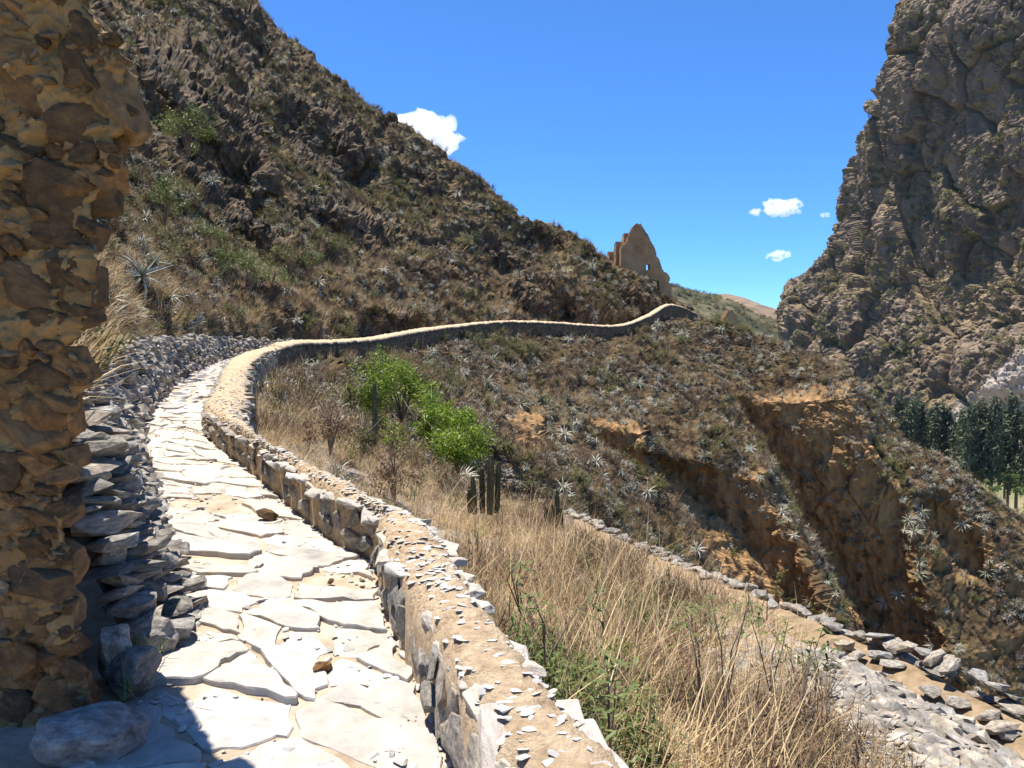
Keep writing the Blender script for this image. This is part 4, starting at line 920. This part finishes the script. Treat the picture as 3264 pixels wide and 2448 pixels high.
# ------------------------------------------------------------------ shrubs and cacti
def shrub(name, px, py, d, rad, n, leaf, m, label, seed, group=None, lift=.6, squash=.8, clumps=9):
    p = np.array(P(px, py, d)); t = empty(name, p, label, 'shrub', group)
    sh = leaf_cloud(seed, n, rad, leaf, clumps, squash); sh = (sh[0]+np.array([0, 0, rad*lift]), sh[1], sh[2]); obj('foliage', me_of('foliage', sh, m), None, t)
    r = random.Random(seed); st = []
    for i in range(7):
        a = r.uniform(0, 6.28); e = np.array((math.cos(a)*rad*r.uniform(.3, .8), math.sin(a)*rad*r.uniform(.3, .8), rad*r.uniform(.5, 1.2)))
        st.append(tube([(0, 0, -.3), e*.4+np.array([r.gauss(0, .05)*rad, 0, rad*.1]), e], [.02*rad+.006, .014*rad+.005, .006], 5))
    obj('stem', me_of('stem', merge(st), M['bark'], True), None, t)
    return t
shrub('green_shrub', 402, 412, 23.5, 1.45, 4200, .12, M['green'], 'bright green bush with an upright crown behind the tall post cactus', 201, None, .45, 1.0, 20)
shrub('green_shrub', 430, 436, 21.5, 1.3, 3600, .12, M['green'], 'bright green bush in the middle of three in the gully', 202, None, .35, .7, 18)
shrub('green_shrub', 458, 462, 19.8, 1.15, 3200, .11, M['green'], 'bright green bush spreading low towards the cluster of cacti', 203, None, .3, .55, 16)
for i, (px, py, d, rad, m, lab) in enumerate([(352,405,24,1.1,'olive_scrub','olive brown bush left of the bright green bushes'),(360,450,17,.8,'olive_scrub','dull green feathery bush below the post cactus'),
    (330,440,15,.7,'brown_scrub','brown twiggy bush in the dry grass inside the bend'),(395,490,14,.8,'brown_scrub','brown twiggy bush below the bright green bushes')]):
    shrub('bush', px, py, d, rad, 1300, .07, M[m], lab, 220+i, None, .25, .7, 14)
for i in range(38):
    p, n = sample(Hg, Hn, Hr, 1, .9, inview, .5, seed=300+i); mk_ = random.choice(['olive_scrub', 'olive_scrub', 'weed', 'grey_scrub']); cw_ = {'olive_scrub': 'olive', 'weed': 'green', 'grey_scrub': 'grey'}[mk_]; t = shrub('bush', 0, 0, 1, random.uniform(.5, 1.3), 620, .1, M[mk_], cw_+' bush rooted '+where_h(p[0]), 320+i, cw_+' bushes '+where_h(p[0]), .3); t.location = p[0]
for i in range(34):
    p, n = sample(Sg, Sn, Sr, 1, .9, lambda px, py, c: inview(px, py, c)*(c[..., 1] > 26), .5, seed=400+i); mk_ = random.choice(['olive_scrub', 'weed', 'grey_scrub', 'brown_scrub']); cw_ = {'olive_scrub': 'olive', 'weed': 'green', 'grey_scrub': 'grey', 'brown_scrub': 'brown'}[mk_]; t = shrub('bush', 0, 0, 1, random.uniform(.5, 1.2), 580, .1, M[mk_], cw_+' bush rooted '+where_s(p[0]), 420+i, cw_+' bushes '+where_s(p[0]), .3); t.location = p[0]
for i, (px, py, d, rad, lab) in enumerate([(215,238,38,1.3,'green bush under the rock outcrop beside the mud wall'),(235,262,34,1.2,'spreading green bush on the bank above the wall bend'),(268,278,41,1.5,'broad green bush where the bank meets the path bend'),(345,250,62,1.5,'round olive green bush in the middle of the hillside'),(205,125,62,2.0,'green bush in the cleft of the upper outcrop'),(178,128,52,1.6,'green bush high on the rocks over the mud wall'),(312,262,52,1.5,'olive green bush above the far path wall'),(470,240,74,1.5,'dark green bush below the skyline of the hillside')]):
    q_, n_ = near_surface(Hg, Hn, px, py); t = shrub('green_shrub', 0, 0, 1, rad, 1500, .11, M['weed'], lab, 240+i, None, .3, .7, 14); t.location = q_
shrub('green_shrub', 188, 150, 33, 1.3, 1500, .12, M['weed'], 'yellow green bush on a rock ledge beside the mud wall', 230)
shrub('green_shrub', 165, 215, 22, .7, 800, .09, M['weed'], 'yellow green shrub on the slope right of the mud wall', 231)
shrub('green_shrub', 250, 285, 33, 1.2, 1500, .1, M['weed'], 'wide yellow green bush above the bend of the drystone wall', 232)
shrub('green_shrub', 290, 272, 42, 1.4, 1500, .12, M['olive_scrub'], 'wide olive bush above the bend of the path', 233)
def cactus(px, py, d, cols_, label):
    p = P(px, py, d); t = empty('columnar_cactus', p, label, 'cactus')
    for (dx, dy, h, r_, lean) in cols_:
        k = 14; pts = [(dx+lean*q*h, dy, -.2+q*(h+.2)) for q in np.linspace(0, 1, 9)]; v, f = tube(pts, [r_*.8, r_, r_, r_*1.02, r_, r_, r_*.97, r_*.85, r_*.5], k)
        c = np.repeat(np.array(pts), k, 0); q = v[:-1]-c; q *= np.where(np.arange(len(q)) % 2, .72, 1.06)[:, None]; v[:-1] = c+q
        obj('column', me_of('column', (v, f), M['cactus']), None, t)
cactus(375, 432, 19, [(0, 0, 1.25, .07, 0)], 'single tall post cactus left of the bright green bushes')
cactus(487, 505, 15.5, [(-.26, 0, .6, .06, -.07), (-.1, .1, .75, .06, -.02), (.06, 0, 1.05, .075, .02), (.2, .1, .9, .06, .05), (-.36, .15, .3, .06, -.05)], 'cluster of thick columnar cacti below the bright green bushes')
cactus(553, 525, 16, [(-.15, 0, .4, .05, 0), (-.03, 0, .45, .05, 0), (.07, 0, .75, .055, .03), (.18, .1, .35, .05, 0)], 'small group of thin cacti beside the lower terrace wall')
# leafy stalk plants on the near slope
def stalk_plant(px, py, d, h, label, seed):
    p = P(px, py, d); t = empty('leafy_stalk_plant', p, label, 'plant'); r = random.Random(seed); st = []; lv = []
    for i in range(3):
        e = np.array((r.gauss(0, .14), r.gauss(0, .1), h*r.uniform(.65, 1))); mid = e*.5+np.array([r.gauss(0, .05), 0, 0]); st.append(tube([(0, 0, -.1), mid, e], [.006, .005, .003], 5))
        for j in range(13):
            q = e+np.array([r.gauss(0, .05), r.gauss(0, .05), -abs(r.gauss(0, .12))]); a = r.uniform(0, 6.28); lv.append(strip(q, (math.cos(a), math.sin(a), r.uniform(-.1, .6)), r.uniform(.07, .13), .026, .8, 3, .1, .1))
    obj('stem', me_of('stem', merge(st), M['bark'], True), None, t); obj('foliage', me_of('foliage', merge(lv, [r.uniform(-.3, .3) for _ in lv]), M['weed']), None, t)
for i, (px, py, d, h, lab) in enumerate([(725,700,5.6,1.05,'tallest leafy green stalk plant standing in the straw'),(700,690,5.9,.8,'leafy green stalk plant beside the tallest one in the straw'),(545,650,4.9,.5,'young leafy plant with green tips next to the parapet'),
        (610,730,3.6,.45,'green tipped plant in the straw close to the parapet'),(770,680,6.2,.6,'bushy green plant in the straw before the terrace wall'),(800,700,5.9,.6,'green leafed plant leaning over the terrace rubble'),(520,600,5.9,.4,'small green plant in the straw by the parapet coping')]):
    stalk_plant(px, py, d, h, lab, 500+i)
for i, (px, py, d, lab) in enumerate([(148,655,3.85,'green grass tuft at the foot of the tan boulder'),(128,690,3.5,'green grass tuft between the jagged block and the mud wall'),(150,610,4.35,'tuft of long grass hanging from the drystone wall'),(138,575,4.7,'wiry grass tuft growing high in the near drystone wall')]):
    t = empty('grass_tuft', P(px, py, d), lab, 'grass'); obj('blades', me_of('blades', tuft(130+i, 34, .2, .006, 1.6, 1.2), M['weed']), None, t)
# rubble on the terrace
rp_, rn_ = sample(Sg, Sn, Sr, 1500, .6, lambda px, py, c: (c[..., 1] < 8.2)*(c[..., 1] > 2.5)*sstep(1.9, .9, np.abs(np.interp(c[..., 1], tl[:, 1], tl[:, 0])-.5-c[..., 0])), 2, seed=77)
rr_ = rot_to(upish(rn_, .8))+RNG.normal(0, .25, (len(rp_), 3)); kk = RNG.uniform(.05, .21, len(rp_))**1.0; rs_ = np.stack([kk*1.5, kk, kk*.5], 1); rp_ = rp_+np.array([0, 0, .03])
tag(join_inst('rubble', LOW, rp_, rr_, rs_, M['drystone_far']), 'heap of grey slate rubble behind the terrace wall', 'rubble')

# ------------------------------------------------------------------ valley trees
def euca(seed, h):
    r = random.Random(seed); tr = tube([(0, 0, -2), (r.gauss(0, .2), 0, h*.4), (r.gauss(0, .3), 0, h*.95)], [.4, .3, .08], 6); parts = []; offs = []
    for i in range(46):
        t = r.uniform(.18, 1); rad = h*.13*(1.15-t)**.6*r.uniform(.3, 1); a = r.uniform(0, 6.28); c = np.array((math.cos(a)*rad, math.sin(a)*rad, t*h)); o_ = r.uniform(-.25, .25)
        for j in range(20):
            q = c+np.array([r.gauss(0, .5), r.gauss(0, .5), r.gauss(0, .8)])*h*.045; parts.append(strip(q, (r.gauss(0, 1), r.gauss(0, 1), r.gauss(-.5, .8)), h*.05, h*.03, .3, 1, tip=.3, side=np.array([r.gauss(0, 1), r.gauss(0, 1), r.gauss(0, 1)]))); offs.append(o_+r.uniform(-.1, .1))
    return me_of('trunk', (*tr, np.zeros(len(tr[0]))), M['bark'], True), me_of('crown', merge(parts, offs), M['euca'])
EU = [euca(600+i, 20) for i in range(5)]
def place_tree(px, py, d, s_, lab, grp, kind):
    t = empty('eucalyptus_tree', P(px, py, d), lab, 'tree', grp); t.scale = (s_, s_, s_*random.uniform(.95, 1.2)); t.rotation_euler = (0, 0, random.uniform(0, 6.28))
    obj('trunk', kind[0], None, t); obj('crown', kind[1], None, t)
for i in range(30):
    px = 872+i*3.2+random.uniform(-3, 3); place_tree(px, 470+random.uniform(-10, 22)+(px-872)*.25, 285+random.uniform(-18, 18), random.uniform(1.0, 1.4), 'dark eucalyptus tree in the dense grove beside the orange cliff', 'eucalyptus grove beside the cliff', random.choice(EU))
for i in range(24):
    px = 960+i*3.4+random.uniform(-4, 4); place_tree(px, 500+random.uniform(-22, 14), 262+random.uniform(-15, 15), random.uniform(1.0, 1.45), 'dark eucalyptus tree in the row below the pale scree', 'eucalyptus row below the scree', random.choice(EU))
for i in range(40):
    px, py = random.uniform(940, 1075), random.uniform(470, 540); d = 255-(py-478)*.9
    t = shrub('valley_shrub', px, py, d, random.uniform(2, 4.2), 420, .8, M['valleygreen'], 'rounded green bush on the valley floor below the eucalyptus', 650+i, 'green bushes on the valley floor', .5)
hut = empty('hut', P(1016, 532, 200), 'small hut with orange clay roof at the valley edge', 'hut')
bm = bmesh.new(); bmesh.ops.create_cube(bm, size=1, matrix=Matrix.Translation((0, 0, .8)) @ Matrix.Diagonal((7, 4, 3.2, 1))); me = bpy.data.meshes.new('wall'); bm.to_mesh(me); bm.free(); obj('wall', me, M['adobe'], hut)
me = mesh_np('roof', [(-4, -2.6, 2.2), (4, -2.6, 2.2), (4, 0, 3.8), (-4, 0, 3.8), (-4, 2.6, 2.2), (4, 2.6, 2.2), (-4, -2.6, 2.0), (4, -2.6, 2.0), (4, 0, 3.6), (-4, 0, 3.6), (-4, 2.6, 2.0), (4, 2.6, 2.0)],
   [[0, 1, 2, 3], [3, 2, 5, 4], [7, 6, 9, 8], [8, 9, 10, 11], [0, 6, 7, 1], [4, 5, 11, 10], [0, 3, 9, 6], [3, 4, 10, 9], [1, 7, 8, 2], [2, 8, 11, 5]]); obj('roof', me, M['rooftile'], hut)

# ------------------------------------------------------------------ clouds
mc = bpy.data.materials.new('cloud'); mc.use_nodes = True; nt = mc.node_tree; nt.nodes.clear()
vo = nt.nodes.new('ShaderNodeVolumePrincipled'); vo.inputs['Color'].default_value = (1, 1, 1, 1); vo.inputs['Density'].default_value = .012; vo.inputs['Anisotropy'].default_value = .3
mo = nt.nodes.new('ShaderNodeOutputMaterial'); nt.links.new(vo.outputs[0], mo.inputs[1])
def cloud(px0, py0, px1, py1, d, label, seed, n=14):
    r = random.Random(seed); bm = bmesh.new(); a, b = np.array(P(px0, py1, d)), np.array(P(px1, py0, d)); wd, ht = b[0]-a[0], b[2]-a[2]
    for i in range(n):
        t = r.random(); hh = math.sin(math.pi*min(max(t, .08), .92))**.7; rad = ht*r.uniform(.16, .36)*hh
        bmesh.ops.create_icosphere(bm, subdivisions=3, radius=rad, matrix=Matrix.Translation((wd*(t-.5)*.86, r.gauss(0, ht*.4), (r.random()-.5)*(ht-rad*2)*hh)) @ Matrix.Diagonal((1.5, 1.3, .95, 1)))
    for v in bm.verts: v.co += Vector((mnoise.noise(v.co*6/ht), mnoise.noise(v.co*6/ht+Vector((5, 5, 5))), mnoise.noise(v.co*6/ht+Vector((9, 1, 3)))))*ht*.16
    me = bpy.data.meshes.new('cloud'); bm.to_mesh(me); bm.free()
    o = obj('cloud', me, mc, None, tuple((a+b)/2)); tag(o, label, 'cloud')
cloud(388, 112, 458, 165, 7000, 'white cloud peeping over the rocky skyline of the hillside', 1, 20)
cloud(751, 199, 802, 221, 7000, 'compact white cloud beside the mountain wall', 2, 16)
cloud(764, 250, 792, 263, 8000, 'small white cloud low between the gable and the mountain', 3, 12)
cloud(819, 212, 831, 219, 8000, 'tiny wisp of cloud next to the mountain edge', 4, 6)

# ------------------------------------------------------------------ haze
bm = bmesh.new(); bmesh.ops.create_cube(bm, size=1, matrix=Matrix.Translation((0, 5200, 290)) @ Matrix.Diagonal((15000, 12400, 712, 1)))
me = bpy.data.meshes.new('haze'); bm.to_mesh(me); bm.free()
mh = bpy.data.materials.new('haze'); mh.use_nodes = True; nt = mh.node_tree; nt.nodes.clear()
vo = nt.nodes.new('ShaderNodeVolumePrincipled'); vo.inputs['Color'].default_value = (.42, .7, 1, 1); vo.inputs['Density'].default_value = 2.5e-5; vo.inputs['Anisotropy'].default_value = .2
mo = nt.nodes.new('ShaderNodeOutputMaterial'); nt.links.new(vo.outputs[0], mo.inputs[1])
tag(obj('haze', me, mh), 'thin blue air haze over the valley', 'haze', None, 'stuff')
